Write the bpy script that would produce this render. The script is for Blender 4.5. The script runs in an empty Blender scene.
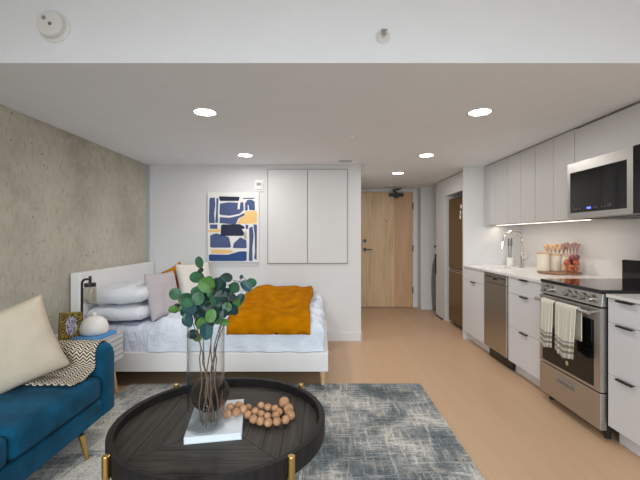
import bpy, math, random
from mathutils import Vector, Matrix, noise
random.seed(7)
S = bpy.context.scene
COL = S.collection
PI = math.pi

# ------------------------------------------------------------------ camera
H = 1.26          # camera height
F = 380.0         # focal length in pixels of the 640 px wide frame
VX, VY = 321.0, 236.5
cam_d = bpy.data.cameras.new('camera')
cam_d.sensor_width = 36
cam_d.lens = F / 640 * 36
cam_d.shift_x = (320 - VX) / 640
cam_d.shift_y = -(240 - VY) / 640
cam_d.clip_start = 0.02
cam = bpy.data.objects.new('camera', cam_d)
cam.location = (0, 0, H)
cam.rotation_euler = (PI / 2, 0, 0)
COL.objects.link(cam)
S.camera = cam

def at(px, py, Y):
    return Vector(((px - VX) / F * Y, Y, H + (VY - py) / F * Y))

# ------------------------------------------------------------------ world, light, exposure
S.view_settings.view_transform = 'Standard'
S.view_settings.look = 'None'
S.view_settings.gamma = 1
S.view_settings.use_curve_mapping = False
S.view_settings.exposure = 0.3
W = bpy.data.worlds.new('world'); S.world = W; W.use_nodes = True
W.node_tree.nodes['Background'].inputs[0].default_value = (0.88, 0.93, 1.0, 1)
W.node_tree.nodes['Background'].inputs[1].default_value = 0.3

def area(name, loc, rot, size, size_y, power, color, shape='RECTANGLE', spread=PI):
    l = bpy.data.lights.new(name, 'AREA'); l.shape = shape; l.size = size
    if shape in ('RECTANGLE', 'ELLIPSE'): l.size_y = size_y
    l.energy = power; l.color = color; l.spread = spread
    o = bpy.data.objects.new(name, l); o.location = loc; o.rotation_euler = rot
    COL.objects.link(o); return o
# daylight entering by the window wall behind the camera
area('window_daylight', (0.15, -2.45, 1.6), (PI / 2 - .62, 0, 0), 4.0, 1.9, 96, (0.89, 0.95, 1.0), spread=1.85)
LIGHT_W = 4.6
WARM = (1.0, 0.97, 0.94)

# ------------------------------------------------------------------ materials
def new_mat(name):
    m = bpy.data.materials.new(name); m.use_nodes = True
    nt = m.node_tree; b = nt.nodes['Principled BSDF']
    return m, nt, b
def N(nt, t, **kw):
    n = nt.nodes.new(t)
    for k, v in kw.items():
        if k.startswith('i_'):
            key = k[2:]
            n.inputs[int(key) if key.isdigit() else key.replace('_', ' ')].default_value = v
        else: setattr(n, k, v)
    return n
def L(nt, a, b): nt.links.new(a, b)
def math_n(nt, op, a, b=None, c=None):
    n = nt.nodes.new('ShaderNodeMath'); n.operation = op
    for i, v in enumerate((a, b, c)):
        if v is None: continue
        if isinstance(v, (int, float)): n.inputs[i].default_value = v
        else: L(nt, v, n.inputs[i])
    return n.outputs[0]
def mixc(nt, fac, a, b, mode='MIX'):
    n = nt.nodes.new('ShaderNodeMix'); n.data_type = 'RGBA'; n.blend_type = mode
    for s, v in ((n.inputs[0], fac), (n.inputs[6], a), (n.inputs[7], b)):
        if isinstance(v, (int, float)): s.default_value = v
        elif isinstance(v, tuple): s.default_value = (*v[:3], 1)
        else: L(nt, v, s)
    return n.outputs[2]
def ramp(nt, fac, stops):
    n = nt.nodes.new('ShaderNodeValToRGB'); e = n.color_ramp.elements
    while len(e) < len(stops): e.new(0.5)
    for k, (p, c) in enumerate(stops):
        e[k].position = p; e[k].color = (*c[:3], 1) if not isinstance(c, (int, float)) else (c, c, c, 1)
    L(nt, fac, n.inputs[0]); return n.outputs[0]
def coords(nt, kind='Object', scale=(1, 1, 1), loc=(0, 0, 0)):
    t = nt.nodes.new('ShaderNodeTexCoord'); m = nt.nodes.new('ShaderNodeMapping')
    m.inputs['Scale'].default_value = scale; m.inputs['Location'].default_value = loc
    L(nt, t.outputs[kind], m.inputs[0]); return m.outputs[0]
def noise_n(nt, vec, scale, detail=4, rough=0.5, dist=0):
    n = nt.nodes.new('ShaderNodeTexNoise'); n.inputs['Scale'].default_value = scale
    n.inputs['Detail'].default_value = detail; n.inputs['Roughness'].default_value = rough
    n.inputs['Distortion'].default_value = dist
    L(nt, vec, n.inputs['Vector']); return n.outputs[0]
def bump(nt, b, h, strength=0.2, dist=0.01):
    n = nt.nodes.new('ShaderNodeBump'); n.inputs['Strength'].default_value = strength
    n.inputs['Distance'].default_value = dist
    L(nt, h, n.inputs['Height']); L(nt, n.outputs[0], b.inputs['Normal'])

def plain(name, col, rough=0.6, metal=0.0, var=0.03, scale=6, bmp=0.0, bscale=60, sheen=0, coat=0, spec=0.5):
    m, nt, b = new_mat(name)
    v = coords(nt)
    n = noise_n(nt, v, scale, 3)
    dark = tuple(c * (1 - var) for c in col); lite = tuple(min(1, c * (1 + var)) for c in col)
    L(nt, ramp(nt, n, [(0.3, dark), (0.7, lite)]), b.inputs['Base Color'])
    b.inputs['Roughness'].default_value = rough; b.inputs['Metallic'].default_value = metal
    b.inputs['Specular IOR Level'].default_value = spec
    if sheen: b.inputs['Sheen Weight'].default_value = sheen; b.inputs['Sheen Roughness'].default_value = 0.4
    if coat: b.inputs['Coat Weight'].default_value = coat
    if bmp: bump(nt, b, noise_n(nt, v, bscale, 3), bmp, 0.01)
    return m
def creased(name, col, scale, rot, st):
    m, nt, b = new_mat(name)
    t = nt.nodes.new('ShaderNodeTexCoord'); mp = nt.nodes.new('ShaderNodeMapping'); L(nt, t.outputs['Object'], mp.inputs[0])
    mp.inputs['Scale'].default_value = scale; mp.inputs['Rotation'].default_value = rot
    n1 = noise_n(nt, mp.outputs[0], 1.0, 5, 0.55, 0.9)
    n2 = noise_n(nt, coords(nt), 9, 4, 0.6, 1.2)
    h = math_n(nt, 'ADD', n1, math_n(nt, 'MULTIPLY', n2, 0.6))
    b.inputs['Base Color'].default_value = (*col, 1); b.inputs['Roughness'].default_value = 0.9
    b.inputs['Specular IOR Level'].default_value = 0.15
    bump(nt, b, h, st, 0.05)
    return m
def emis(name, col, st):
    m, nt, b = new_mat(name)
    b.inputs['Base Color'].default_value = (*col, 1)
    b.inputs['Emission Color'].default_value = (*col, 1); b.inputs['Emission Strength'].default_value = st
    return m
def glass(name, tint=(0.95, 0.98, 0.98), lo=0.03, hi=0.55, rough=0.02):
    m = bpy.data.materials.new(name); m.use_nodes = True; nt = m.node_tree; nt.nodes.clear()
    out = nt.nodes.new('ShaderNodeOutputMaterial'); mx = nt.nodes.new('ShaderNodeMixShader')
    tr = nt.nodes.new('ShaderNodeBsdfTransparent'); tr.inputs[0].default_value = (*tint, 1)
    gl = nt.nodes.new('ShaderNodeBsdfGlossy'); gl.inputs['Roughness'].default_value = rough
    lw = nt.nodes.new('ShaderNodeLayerWeight'); lw.inputs[0].default_value = 0.5
    r = nt.nodes.new('ShaderNodeMapRange'); r.inputs[3].default_value = lo; r.inputs[4].default_value = hi
    L(nt, math_n(nt, 'POWER', lw.outputs['Facing'], 2.6), r.inputs[0]); L(nt, r.outputs[0], mx.inputs[0])
    L(nt, tr.outputs[0], mx.inputs[1]); L(nt, gl.outputs[0], mx.inputs[2]); L(nt, mx.outputs[0], out.inputs[0])
    return m
def brushed(name, col, rough=0.3, axis=2):
    m, nt, b = new_mat(name)
    sc = [4, 4, 4]; sc[axis] = 220
    n = noise_n(nt, coords(nt, scale=tuple(sc)), 1.0, 3)
    L(nt, ramp(nt, n, [(0.3, tuple(c * .9 for c in col)), (0.7, col)]), b.inputs['Base Color'])
    b.inputs['Metallic'].default_value = 1; b.inputs['Roughness'].default_value = rough
    return m
def wood(name, c1, c2, axis=1, scale=14, rough=0.5):
    m, nt, b = new_mat(name)
    sc = [scale] * 3; sc[axis] = scale * 0.08
    n = noise_n(nt, coords(nt, scale=tuple(sc)), 1.6, 5, 0.55, 0.6)
    L(nt, ramp(nt, n, [(0.3, c1), (0.7, c2)]), b.inputs['Base Color'])
    b.inputs['Roughness'].default_value = rough
    bump(nt, b, n, 0.1, 0.003)
    return m

M = {}
M['wall'] = plain('white_wall_paint', (0.69, 0.69, 0.69), 0.75, var=0.012, bmp=0.03, bscale=220)
M['ceiling'] = plain('ceiling_paint', (0.87, 0.905, 0.945), 0.8, var=0.012)
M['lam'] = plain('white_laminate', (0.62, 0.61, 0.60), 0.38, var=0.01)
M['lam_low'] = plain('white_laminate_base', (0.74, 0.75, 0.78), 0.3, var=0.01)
M['quartz'] = plain('white_quartz', (0.83, 0.82, 0.81), 0.18, var=0.02, scale=30)
M['splash'] = plain('white_backsplash', (0.76, 0.745, 0.735), 0.4, var=0.01)
M['white'] = plain('white_plastic', (0.8, 0.8, 0.79), 0.35, var=0.01)
M['bedshade'] = plain('underbed_shade_black', (0.02, 0.02, 0.02), 0.95)  # black that soaks up bounced light below the bed
M['shadowgap'] = plain('grey_gap', (0.24, 0.235, 0.23), 0.7)  # grey standing in for shade inside narrow gaps, also colours the grille
M['black'] = plain('matte_black', (0.012, 0.012, 0.013), 0.35, var=0.1)
M['blackglass'] = plain('black_glass', (0.006, 0.006, 0.007), 0.06, var=0.05, spec=0.4)
M['steel'] = brushed('brushed_steel', (0.53, 0.515, 0.49), 0.34, 2)
M['steel_dark'] = brushed('fridge_steel', (0.26, 0.20, 0.11), 0.26, 1)
M['dw_steel'] = brushed('dishwasher_steel', (0.50, 0.475, 0.44), 0.28, 1)
M['sink_steel'] = brushed('sink_steel', (0.22, 0.215, 0.21), 0.4, 1)
M['chrome'] = brushed('satin_nickel', (0.72, 0.70, 0.67), 0.16, 2)
M['gold'] = plain('brass', (0.66, 0.42, 0.14), 0.32, 1.0, var=0.04)
M['oak'] = wood('light_oak_leg', (0.62, 0.40, 0.22), (0.78, 0.55, 0.34), 2)
M['velvet'] = plain('blue_velvet', (0.003, 0.075, 0.15), 0.8, var=0.4, scale=7, bmp=0.2, bscale=90, sheen=0.04, spec=0.15)
M['bedwhite'] = plain('bed_upholstery', (0.82, 0.81, 0.80), 0.85, var=0.02, bmp=0.2, bscale=300)
M['linen'] = creased('white_linen', (0.74, 0.80, 0.89), (5, 3, 4), (0, 0, .5), 0.55)
M['sheet'] = creased('pale_lilac_sheet', (0.70, 0.73, 0.85), (16, 4, 5), (0, .7, .3), 0.7)
M['pillow_w'] = creased('pillowcase_white', (0.76, 0.78, 0.83), (6, 3, 6), (0, 0, .2), 0.35)
M['lilac'] = plain('lilac_grey_cotton', (0.50, 0.45, 0.47), 0.9, var=0.04, bmp=0.2, bscale=120)
M['cream'] = plain('cream_woven', (0.66, 0.575, 0.45), 0.95, var=0.05, bmp=0.4, bscale=160)
M['ivory'] = plain('ivory_cotton', (0.72, 0.68, 0.62), 0.95, var=0.04, bmp=0.4, bscale=120)
M['mustard'] = plain('mustard_knit', (0.45, 0.165, 0.0005), 1.0, var=0.22, scale=9, bmp=0.3, bscale=150, spec=0.05)
M['paper'] = plain('paper_edges', (0.72, 0.77, 0.82), 0.8, var=0.03, scale=40)
M['cover'] = plain('pale_book_cover', (0.70, 0.76, 0.82), 0.5, var=0.02)
M['darkball'] = plain('dark_stoneware', (0.040, 0.027, 0.023), 0.45, var=0.4, scale=12, spec=0.2)
M['bead'] = wood('raw_wood_bead', (0.30, 0.14, 0.065), (0.60, 0.35, 0.19), 2, 34, 0.6)
M['string'] = plain('jute_string', (0.55, 0.42, 0.28), 0.9)
M['led'] = emis('led_lens', (1.0, 0.96, 0.9), 14)
M['ledstrip'] = emis('led_strip_glow', (1.0, 0.88, 0.74), 2.5)
M['blue_disp'] = emis('blue_display', (0.12, 0.16, 1.0), 1.6)
M['glyph'] = plain('grey_glyph', (0.28, 0.28, 0.28), 0.5)
M['trimgrey'] = plain('grey_metal_trim', (0.42, 0.46, 0.49), 0.5, 0.2)
M['greybag'] = plain('grey_cloth', (0.17, 0.175, 0.18), 0.85, var=0.1)
M['vaseglass'] = glass('clear_vase_glass', (0.975, 0.985, 0.985), 0.006, 0.75)
M['lampglass'] = glass('lamp_glass', (0.93, 0.92, 0.88), 0.1, 0.6, 0.1)
M['windowglass'] = glass('window_glass', (0.96, 0.98, 0.98), 0.02, 0.4)
M['creamware'] = plain('cream_ceramic', (0.80, 0.73, 0.60), 0.35)
M['board'] = wood('acacia_board', (0.20, 0.095, 0.045), (0.36, 0.18, 0.08), 1, 20)
M['spoonwood'] = wood('spoon_wood', (0.55, 0.31, 0.15), (0.72, 0.46, 0.26), 2, 30)
M['pinkutensil'] = plain('dusty_rose_wood', (0.42, 0.24, 0.20), 0.6)
M['peach'] = plain('orange_red_fruit', (0.42, 0.095, 0.04), 0.4, var=0.4, scale=20)
M['plum'] = plain('dark_pink_fruit', (0.24, 0.06, 0.065), 0.4, var=0.4, scale=20)
M['copperwire'] = plain('copper_wire', (0.70, 0.33, 0.14), 0.3, 0.9)
M['goldframe'] = plain('old_gold_frame', (0.20, 0.14, 0.02), 0.45, 0.3, var=0.5, scale=40)
M['bluebook'] = plain('sky_blue_cover', (0.10, 0.33, 0.68), 0.5)
M['ceramicwhite'] = plain('white_ceramic', (0.86, 0.85, 0.82), 0.35, var=0.01)
M['leaf_dark'] = plain('leaf_dark_teal', (0.007, 0.036, 0.030), 0.5, var=0.3, scale=30)
M['leaf_blue'] = plain('leaf_blue_green', (0.018, 0.075, 0.085), 0.5, var=0.25, scale=30)
M['leaf_mid'] = plain('leaf_mid_green', (0.03, 0.12, 0.055), 0.5, var=0.25, scale=30)
M['leaf_bright'] = plain('leaf_bright_green', (0.07, 0.19, 0.035), 0.5, var=0.25, scale=30)
M['stem'] = plain('brown_green_stem', (0.13, 0.085, 0.055), 0.7)
M['canvas'] = plain('canvas_white', (0.80, 0.79, 0.77), 0.8, var=0.01)
M['p_navy'] = plain('paint_navy', (0.012, 0.018, 0.055), 0.7)
M['p_slate'] = plain('paint_slate_blue', (0.065, 0.095, 0.22), 0.7, var=0.1)
M['p_royal'] = plain('paint_royal_blue', (0.015, 0.065, 0.22), 0.7, var=0.1)
M['p_yellow'] = plain('paint_warm_yellow', (0.85, 0.55, 0.22), 0.7)
M['p_sage'] = plain('paint_sage', (0.45, 0.46, 0.38), 0.7)
M['picture'] = None

def m_concrete():
    m, nt, b = new_mat('board_formed_concrete'); v = coords(nt)
    n1 = noise_n(nt, v, 1.3, 6, 0.6); n2 = noise_n(nt, v, 9, 5, 0.65)
    c = ramp(nt, n1, [(0.3, (0.33, 0.31, 0.25)), (0.5, (0.46, 0.43, 0.35)), (0.7, (0.57, 0.54, 0.45))])
    c = mixc(nt, ramp(nt, n2, [(0.4, 0.0), (0.8, 0.45)]), c, (0.62, 0.59, 0.52))
    vo = N(nt, 'ShaderNodeTexVoronoi', i_Scale=14.0); L(nt, v, vo.inputs['Vector'])
    pit = ramp(nt, vo.outputs['Distance'], [(0.06, 1.0), (0.13, 0.0)])
    msk = ramp(nt, noise_n(nt, v, 4, 2), [(0.48, 0.0), (0.58, 1.0)])
    pit = mixc(nt, 1.0, pit, msk, 'MULTIPLY')
    sp = noise_n(nt, coords(nt, scale=(1, 1, .35)), 38, 3, .7)
    c = mixc(nt, ramp(nt, sp, [(0.52, 0.0), (0.68, 0.55)]), c, (0.30, 0.28, 0.22))
    c = mixc(nt, pit, c, (0.14, 0.13, 0.10))
    L(nt, c, b.inputs['Base Color']); b.inputs['Roughness'].default_value = 0.85
    bump(nt, b, n2, 0.25, 0.01); return m
M['concrete'] = m_concrete()

def m_floor():
    m, nt, b = new_mat('light_oak_planks')
    t = nt.nodes.new('ShaderNodeTexCoord'); mp = nt.nodes.new('ShaderNodeMapping')
    mp.inputs['Rotation'].default_value = (0, 0, PI / 2); L(nt, t.outputs['Object'], mp.inputs[0])
    br = N(nt, 'ShaderNodeTexBrick', offset=0.37)
    br.inputs['Scale'].default_value = 1; br.inputs['Brick Width'].default_value = 1.3
    br.inputs['Row Height'].default_value = 0.125; br.inputs['Mortar Size'].default_value = 0.0012
    br.inputs['Color1'].default_value = (0.56, 0.365, 0.225, 1); br.inputs['Color2'].default_value = (0.585, 0.385, 0.24, 1)
    br.inputs['Mortar'].default_value = (0.48, 0.31, 0.19, 1)
    L(nt, mp.outputs[0], br.inputs['Vector'])
    g = noise_n(nt, coords(nt, scale=(28, 1.5, 1)), 1.0, 5, 0.6, 0.4)
    c = mixc(nt, ramp(nt, g, [(0.35, 0.0), (0.75, 0.35)]), br.outputs[0], (0.47, 0.31, 0.19))
    L(nt, c, b.inputs['Base Color']); b.inputs['Roughness'].default_value = 0.42
    b.inputs['Specular IOR Level'].default_value = 0.35
    return m
M['floor'] = m_floor()

def m_rug():
    m, nt, b = new_mat('distressed_rug'); v = coords(nt)
    nx = noise_n(nt, coords(nt, scale=(1, 9, 1)), 5, 4, 0.7)
    ny = noise_n(nt, coords(nt, scale=(9, 1, 1)), 5, 4, 0.7)
    big = noise_n(nt, v, 2.6, 4, 0.6, 0.5)
    hatch = mixc(nt, 1.0, nx, ny, 'LIGHTEN')
    sel = math_n(nt, 'ADD', math_n(nt, 'MULTIPLY', hatch, 0.55), math_n(nt, 'MULTIPLY', big, 0.55))
    xs = nt.nodes.new('ShaderNodeSeparateXYZ'); L(nt, v, xs.inputs[0])
    sel = math_n(nt, 'ADD', sel, ramp(nt, math_n(nt, 'ADD', math_n(nt, 'MULTIPLY', xs.outputs[0], 0.4), 0.5), [(0.15, 0.085), (0.45, 0.05), (0.6, -0.0), (0.8, -0.0), (0.92, 0.02)]))
    c = ramp(nt, sel, [(0.45, (0.065, 0.082, 0.09)), (0.535, (0.15, 0.172, 0.18)), (0.60, (0.31, 0.315, 0.31)), (0.665, (0.56, 0.54, 0.49))])
    y = noise_n(nt, v, 7, 5, 0.8)
    c = mixc(nt, ramp(nt, y, [(0.56, 0.0), (0.66, 0.4)]), c, (0.42, 0.33, 0.20))
    fine = noise_n(nt, v, 160, 2)
    c = mixc(nt, 0.55, c, ramp(nt, fine, [(0.35, (0.25, 0.25, 0.25)), (0.65, (0.85, 0.85, 0.85))]), 'OVERLAY')
    L(nt, c, b.inputs['Base Color']); b.inputs['Roughness'].default_value = 0.95
    bump(nt, b, fine, 0.4, 0.004); return m
M['rug'] = m_rug()

def m_tray():
    m, nt, b = new_mat('black_stained_mitred_planks')
    t = nt.nodes.new('ShaderNodeTexCoord'); s = nt.nodes.new('ShaderNodeSeparateXYZ')
    L(nt, t.outputs['Object'], s.inputs[0])
    ax = math_n(nt, 'ABSOLUTE', s.outputs[0]); ay = math_n(nt, 'ABSOLUTE', s.outputs[1])
    side = math_n(nt, 'GREATER_THAN', ax, ay)
    d = math_n(nt, 'MAXIMUM', ax, ay)
    fr = math_n(nt, 'FRACT', math_n(nt, 'DIVIDE', math_n(nt, 'ADD', d, 0.03), 0.078))
    seam1 = math_n(nt, 'LESS_THAN', fr, 0.06)
    seam2 = math_n(nt, 'LESS_THAN', math_n(nt, 'ABSOLUTE', math_n(nt, 'SUBTRACT', ax, ay)), 0.0032)
    seam = math_n(nt, 'MAXIMUM', seam1, seam2)
    gx = noise_n(nt, coords(nt, scale=(4, 90, 4)), 1, 4, 0.6); gy = noise_n(nt, coords(nt, scale=(90, 4, 4)), 1, 4, 0.6)
    g = mixc(nt, side, gx, gy)
    c = ramp(nt, g, [(0.3, (0.022, 0.019, 0.016)), (0.7, (0.070, 0.062, 0.052))])
    c = mixc(nt, seam, c, (0.001, 0.001, 0.001))
    L(nt, c, b.inputs['Base Color']); b.inputs['Roughness'].default_value = 0.5; b.inputs['Specular IOR Level'].default_value = 0.25
    bump(nt, b, g, 0.35, 0.004); return m
M['tray'] = m_tray()
M['trayrim'] = wood('black_stained_wood', (0.009, 0.008, 0.008), (0.02, 0.018, 0.017), 2, 30, 0.5)
M['trayrim'].node_tree.nodes['Principled BSDF'].inputs['Specular IOR Level'].default_value = 0.25

def m_door():
    m, nt, b = new_mat('birch_veneer'); v = coords(nt)
    w = noise_n(nt, coords(nt, scale=(9, 1, 0.7)), 1.5, 5, .55, 1.2)
    c = ramp(nt, w, [(0.3, (0.50, 0.33, 0.17)), (0.5, (0.62, 0.425, 0.24)), (0.7, (0.70, 0.50, 0.30))])
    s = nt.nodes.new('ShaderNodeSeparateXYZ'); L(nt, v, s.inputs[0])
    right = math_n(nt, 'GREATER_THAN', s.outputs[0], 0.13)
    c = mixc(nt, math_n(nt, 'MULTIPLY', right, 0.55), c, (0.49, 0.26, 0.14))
    L(nt, c, b.inputs['Base Color']); b.inputs['Roughness'].default_value = 0.45
    return m
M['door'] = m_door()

def m_herring():
    m, nt, b = new_mat('herringbone_weave')
    t = nt.nodes.new('ShaderNodeTexCoord'); s = nt.nodes.new('ShaderNodeSeparateXYZ')
    L(nt, t.outputs['UV'], s.inputs[0])
    pp = math_n(nt, 'PINGPONG', s.outputs[0], 0.021)
    vv = math_n(nt, 'ADD', s.outputs[1], math_n(nt, 'MULTIPLY', pp, 0.9))
    fr = math_n(nt, 'FRACT', math_n(nt, 'DIVIDE', vv, 0.019))
    k = math_n(nt, 'GREATER_THAN', fr, 0.5)
    c = mixc(nt, k, (0.02, 0.018, 0.018), (0.74, 0.65, 0.52))
    L(nt, c, b.inputs['Base Color']); b.inputs['Roughness'].default_value = 0.95
    return m
M['herring'] = m_herring()

def m_towel():
    m, nt, b = new_mat('striped_tea_towel')
    t = nt.nodes.new('ShaderNodeTexCoord'); s = nt.nodes.new('ShaderNodeSeparateXYZ')
    L(nt, t.outputs['UV'], s.inputs[0])
    c = ramp(nt, s.outputs[1], [(0.0, (0.74, 0.71, 0.62)), (0.66, (0.74, 0.71, 0.62)), (0.665, (0.23, 0.24, 0.24)), (0.69, (0.23, 0.24, 0.24)),
        (0.695, (0.6, 0.57, 0.49)), (0.735, (0.6, 0.57, 0.49)), (0.74, (0.20, 0.19, 0.11)), (0.80, (0.26, 0.25, 0.17)), (0.805, (0.62, 0.6, 0.52)),
        (0.85, (0.62, 0.6, 0.52)), (0.855, (0.17, 0.17, 0.14)), (0.9, (0.2, 0.2, 0.16)), (0.905, (0.6, 0.58, 0.5)), (1, (0.6, 0.58, 0.5))])
    fine = math_n(nt, 'FRACT', math_n(nt, 'MULTIPLY', s.outputs[0], 90.0))
    c = mixc(nt, math_n(nt, 'MULTIPLY', math_n(nt, 'GREATER_THAN', fine, 0.6), 0.4), c, (0.33, 0.31, 0.26))
    L(nt, c, b.inputs['Base Color']); b.inputs['Roughness'].default_value = 0.95
    return m
M['towel'] = m_towel()

def m_picture():
    m, nt, b = new_mat('oval_pattern_print')
    v = coords(nt, 'UV', loc=(-0.5, -0.5, 0))
    s = nt.nodes.new('ShaderNodeSeparateXYZ'); L(nt, v, s.inputs[0])
    x = math_n(nt, 'MULTIPLY', s.outputs[0], 1.25)
    r = math_n(nt, 'SQRT', math_n(nt, 'ADD', math_n(nt, 'MULTIPLY', x, x), math_n(nt, 'MULTIPLY', s.outputs[1], s.outputs[1])))
    w = noise_n(nt, v, 7, 3, 0.6, 1.5)
    inner = ramp(nt, w, [(0.44, (0.02, 0.03, 0.10)), (0.5, (0.62, 0.62, 0.70)), (0.6, (0.45, 0.40, 0.50))])
    ring = ramp(nt, w, [(0.45, (0.015, 0.015, 0.02)), (0.6, (0.40, 0.27, 0.03))])
    c = mixc(nt, math_n(nt, 'GREATER_THAN', r, 0.40), inner, ring)
    L(nt, c, b.inputs['Base Color']); b.inputs['Roughness'].default_value = 0.3
    return m
M['picture'] = m_picture()

# ------------------------------------------------------------------ mesh helpers
class MB:
    """collects geometry in world coordinates; build() links it as ONE mesh object"""
    def __init__(s): s.v = []; s.f = []; s.uv = {}; s.mi = []; s.cur = 0
    def add(s, vs, fs, uvs=None):
        o = len(s.v); s.v += [Vector(p) for p in vs]
        if uvs is not None:
            for k, u in enumerate(uvs): s.uv[o + k] = u
        for f in fs: s.f.append(tuple(o + i for i in f)); s.mi.append(s.cur)
        return s
    def box(s, x0, x1, y0, y1, z0, z1, rot=0, c=None):
        p = [(x, y, z) for z in (z0, z1) for (x, y) in ((x0, y0), (x1, y0), (x1, y1), (x0, y1))]
        if rot:
            c = Vector(c or ((x0 + x1) / 2, (y0 + y1) / 2, 0)); R = Matrix.Rotation(rot, 3, 'Z')
            p = [R @ (Vector(q) - c) + c for q in p]
        return s.add(p, [(3, 2, 1, 0), (4, 5, 6, 7), (0, 1, 5, 4), (1, 2, 6, 5), (2, 3, 7, 6), (3, 0, 4, 7)])
    def grid(s, pts, uvs=None, closed_u=False, closed_v=False):
        nu = len(pts); nv = len(pts[0]); vs = [p for r in pts for p in r]; fs = []
        for i in range(nu if closed_u else nu - 1):
            for j in range(nv if closed_v else nv - 1):
                a = i * nv + j; b_ = i * nv + (j + 1) % nv; c = ((i + 1) % nu) * nv + (j + 1) % nv; d = ((i + 1) % nu) * nv + j
                fs.append((a, b_, c, d))
        return s.add(vs, fs, [u for r in uvs for u in r] if uvs else None)
    def lathe(s, cx, cy, prof, n=40):
        o = len(s.v); pts = [[(cx + r * math.cos(2 * PI * k / n), cy + r * math.sin(2 * PI * k / n), z) for k in range(n)] for r, z in prof]
        return s.grid(pts, closed_v=True)
    def cyl(s, a, b, r0, r1=None, n=20, caps=True):
        a = Vector(a); b = Vector(b); r1 = r0 if r1 is None else r1
        d = (b - a).normalized(); u = d.orthogonal().normalized(); w = d.cross(u)
        ring = lambda c, r: [c + r * (math.cos(2 * PI * k / n) * u + math.sin(2 * PI * k / n) * w) for k in range(n)]
        A = ring(a, r0); B = ring(b, r1)
        fs = [(k, (k + 1) % n, n + (k + 1) % n, n + k) for k in range(n)]
        if caps: fs += [tuple(range(n - 1, -1, -1)), tuple(range(n, 2 * n))]
        return s.add(A + B, fs)
    def tube(s, path, r, n=10, taper=None):
        path = [Vector(p) for p in path]; rows = []; u = None
        for i, p in enumerate(path):
            d = (path[min(i + 1, len(path) - 1)] - path[max(i - 1, 0)]).normalized()
            u = d.orthogonal().normalized() if u is None else (u - d * u.dot(d)).normalized()
            w = d.cross(u); rr = r if taper is None else r + (taper - r) * i / (len(path) - 1)
            rows.append([p + rr * (math.cos(2 * PI * k / n) * u + math.sin(2 * PI * k / n) * w) for k in range(n)])
        o = len(s.v); s.grid(rows, closed_v=True); m = len(rows)
        s.f.append(tuple(o + k for k in range(n - 1, -1, -1))); s.mi.append(s.cur)
        s.f.append(tuple(o + (m - 1) * n + k for k in range(n))); s.mi.append(s.cur)
        return s
    def ball(s, c, rx, ry=None, rz=None, n=18, m=10, wob=0):
        ry = ry or rx; rz = rz or rx; c = Vector(c); pts = []
        for i in range(m + 1):
            a = PI * i / m
            pts.append([c + Vector((rx * math.sin(a) * math.cos(2 * PI * k / n), ry * math.sin(a) * math.sin(2 * PI * k / n), rz * math.cos(a))) for k in range(n)])
        return s.grid(pts, closed_v=True)
    def build(s, name, mats, parent=None, bevel=0, smooth=False, solid=0, sub=0, base=None, seg=2):
        if not isinstance(mats, (list, tuple)): mats = [mats]
        off = Vector((0, 0, 0)); p = parent
        while p is not None: off = off + p.location; p = p.parent
        own = Vector((0, 0, 0))
        if parent is None:
            xs = [v.x for v in s.v]; ys = [v.y for v in s.v]; zs = [v.z for v in s.v]
            own = Vector(base) if base else Vector(((min(xs) + max(xs)) / 2, (min(ys) + max(ys)) / 2, min(zs)))
        me = bpy.data.meshes.new(name)
        me.from_pydata([tuple(v - off - own) for v in s.v], [], s.f)
        for m in mats: me.materials.append(m)
        for k, p in enumerate(me.polygons): p.material_index = s.mi[k]; p.use_smooth = smooth
        if s.uv:
            ul = me.uv_layers.new(name='UVMap')
            for lp in me.loops: ul.data[lp.index].uv = s.uv.get(lp.vertex_index, (0, 0))
        import bmesh
        bm = bmesh.new(); bm.from_mesh(me); bmesh.ops.remove_doubles(bm, verts=bm.verts, dist=1e-6)
        if not solid: bmesh.ops.recalc_face_normals(bm, faces=bm.faces)
        bm.to_mesh(me); bm.free(); me.update()
        o = bpy.data.objects.new(name, me); o.location = own; o.parent = parent; COL.objects.link(o)
        if solid:
            md = o.modifiers.new('thick', 'SOLIDIFY'); md.thickness = solid; md.offset = 0
        if bevel:
            md = o.modifiers.new('bev', 'BEVEL'); md.width = bevel; md.segments = seg; md.limit_method = 'ANGLE'; md.angle_limit = 0.7
            if smooth:
                pass
        if sub:
            md = o.modifiers.new('sub', 'SUBSURF'); md.levels = sub; md.render_levels = sub
        return o

def tag(o, label, cat, group=None, kind=None):
    o['label'] = label; o['category'] = cat
    if group: o['group'] = group
    if kind: o['kind'] = kind
    return o
def thing(name, loc, label, cat, group=None):
    o = bpy.data.objects.new(name, None); o.empty_display_size = 0.05; o.location = loc; COL.objects.link(o)
    return tag(o, label, cat, group)
def struct(name, mb, mat, parent=None, **kw):
    o = mb.build(name, mat, parent, **kw)
    if parent is None: o['kind'] = 'structure'
    return o
def dup(root, loc, label=None, group=None):
    r = root.copy(); COL.objects.link(r); r.location = loc
    if label: r['label'] = label
    if group: r['group'] = group
    for ch in list(root.children):
        c = ch.copy(); COL.objects.link(c); c.parent = r
        for g in ch.children:
            d = g.copy(); COL.objects.link(d); d.parent = c
    return r
B = lambda *a, **k: MB().box(*a, **k)
def smoothobj(o): 
    for p in o.data.polygons: p.use_smooth = True
    return o
def n3(x, y, z, s=1): return noise.noise(Vector((x * s, y * s, z * s)))

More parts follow.
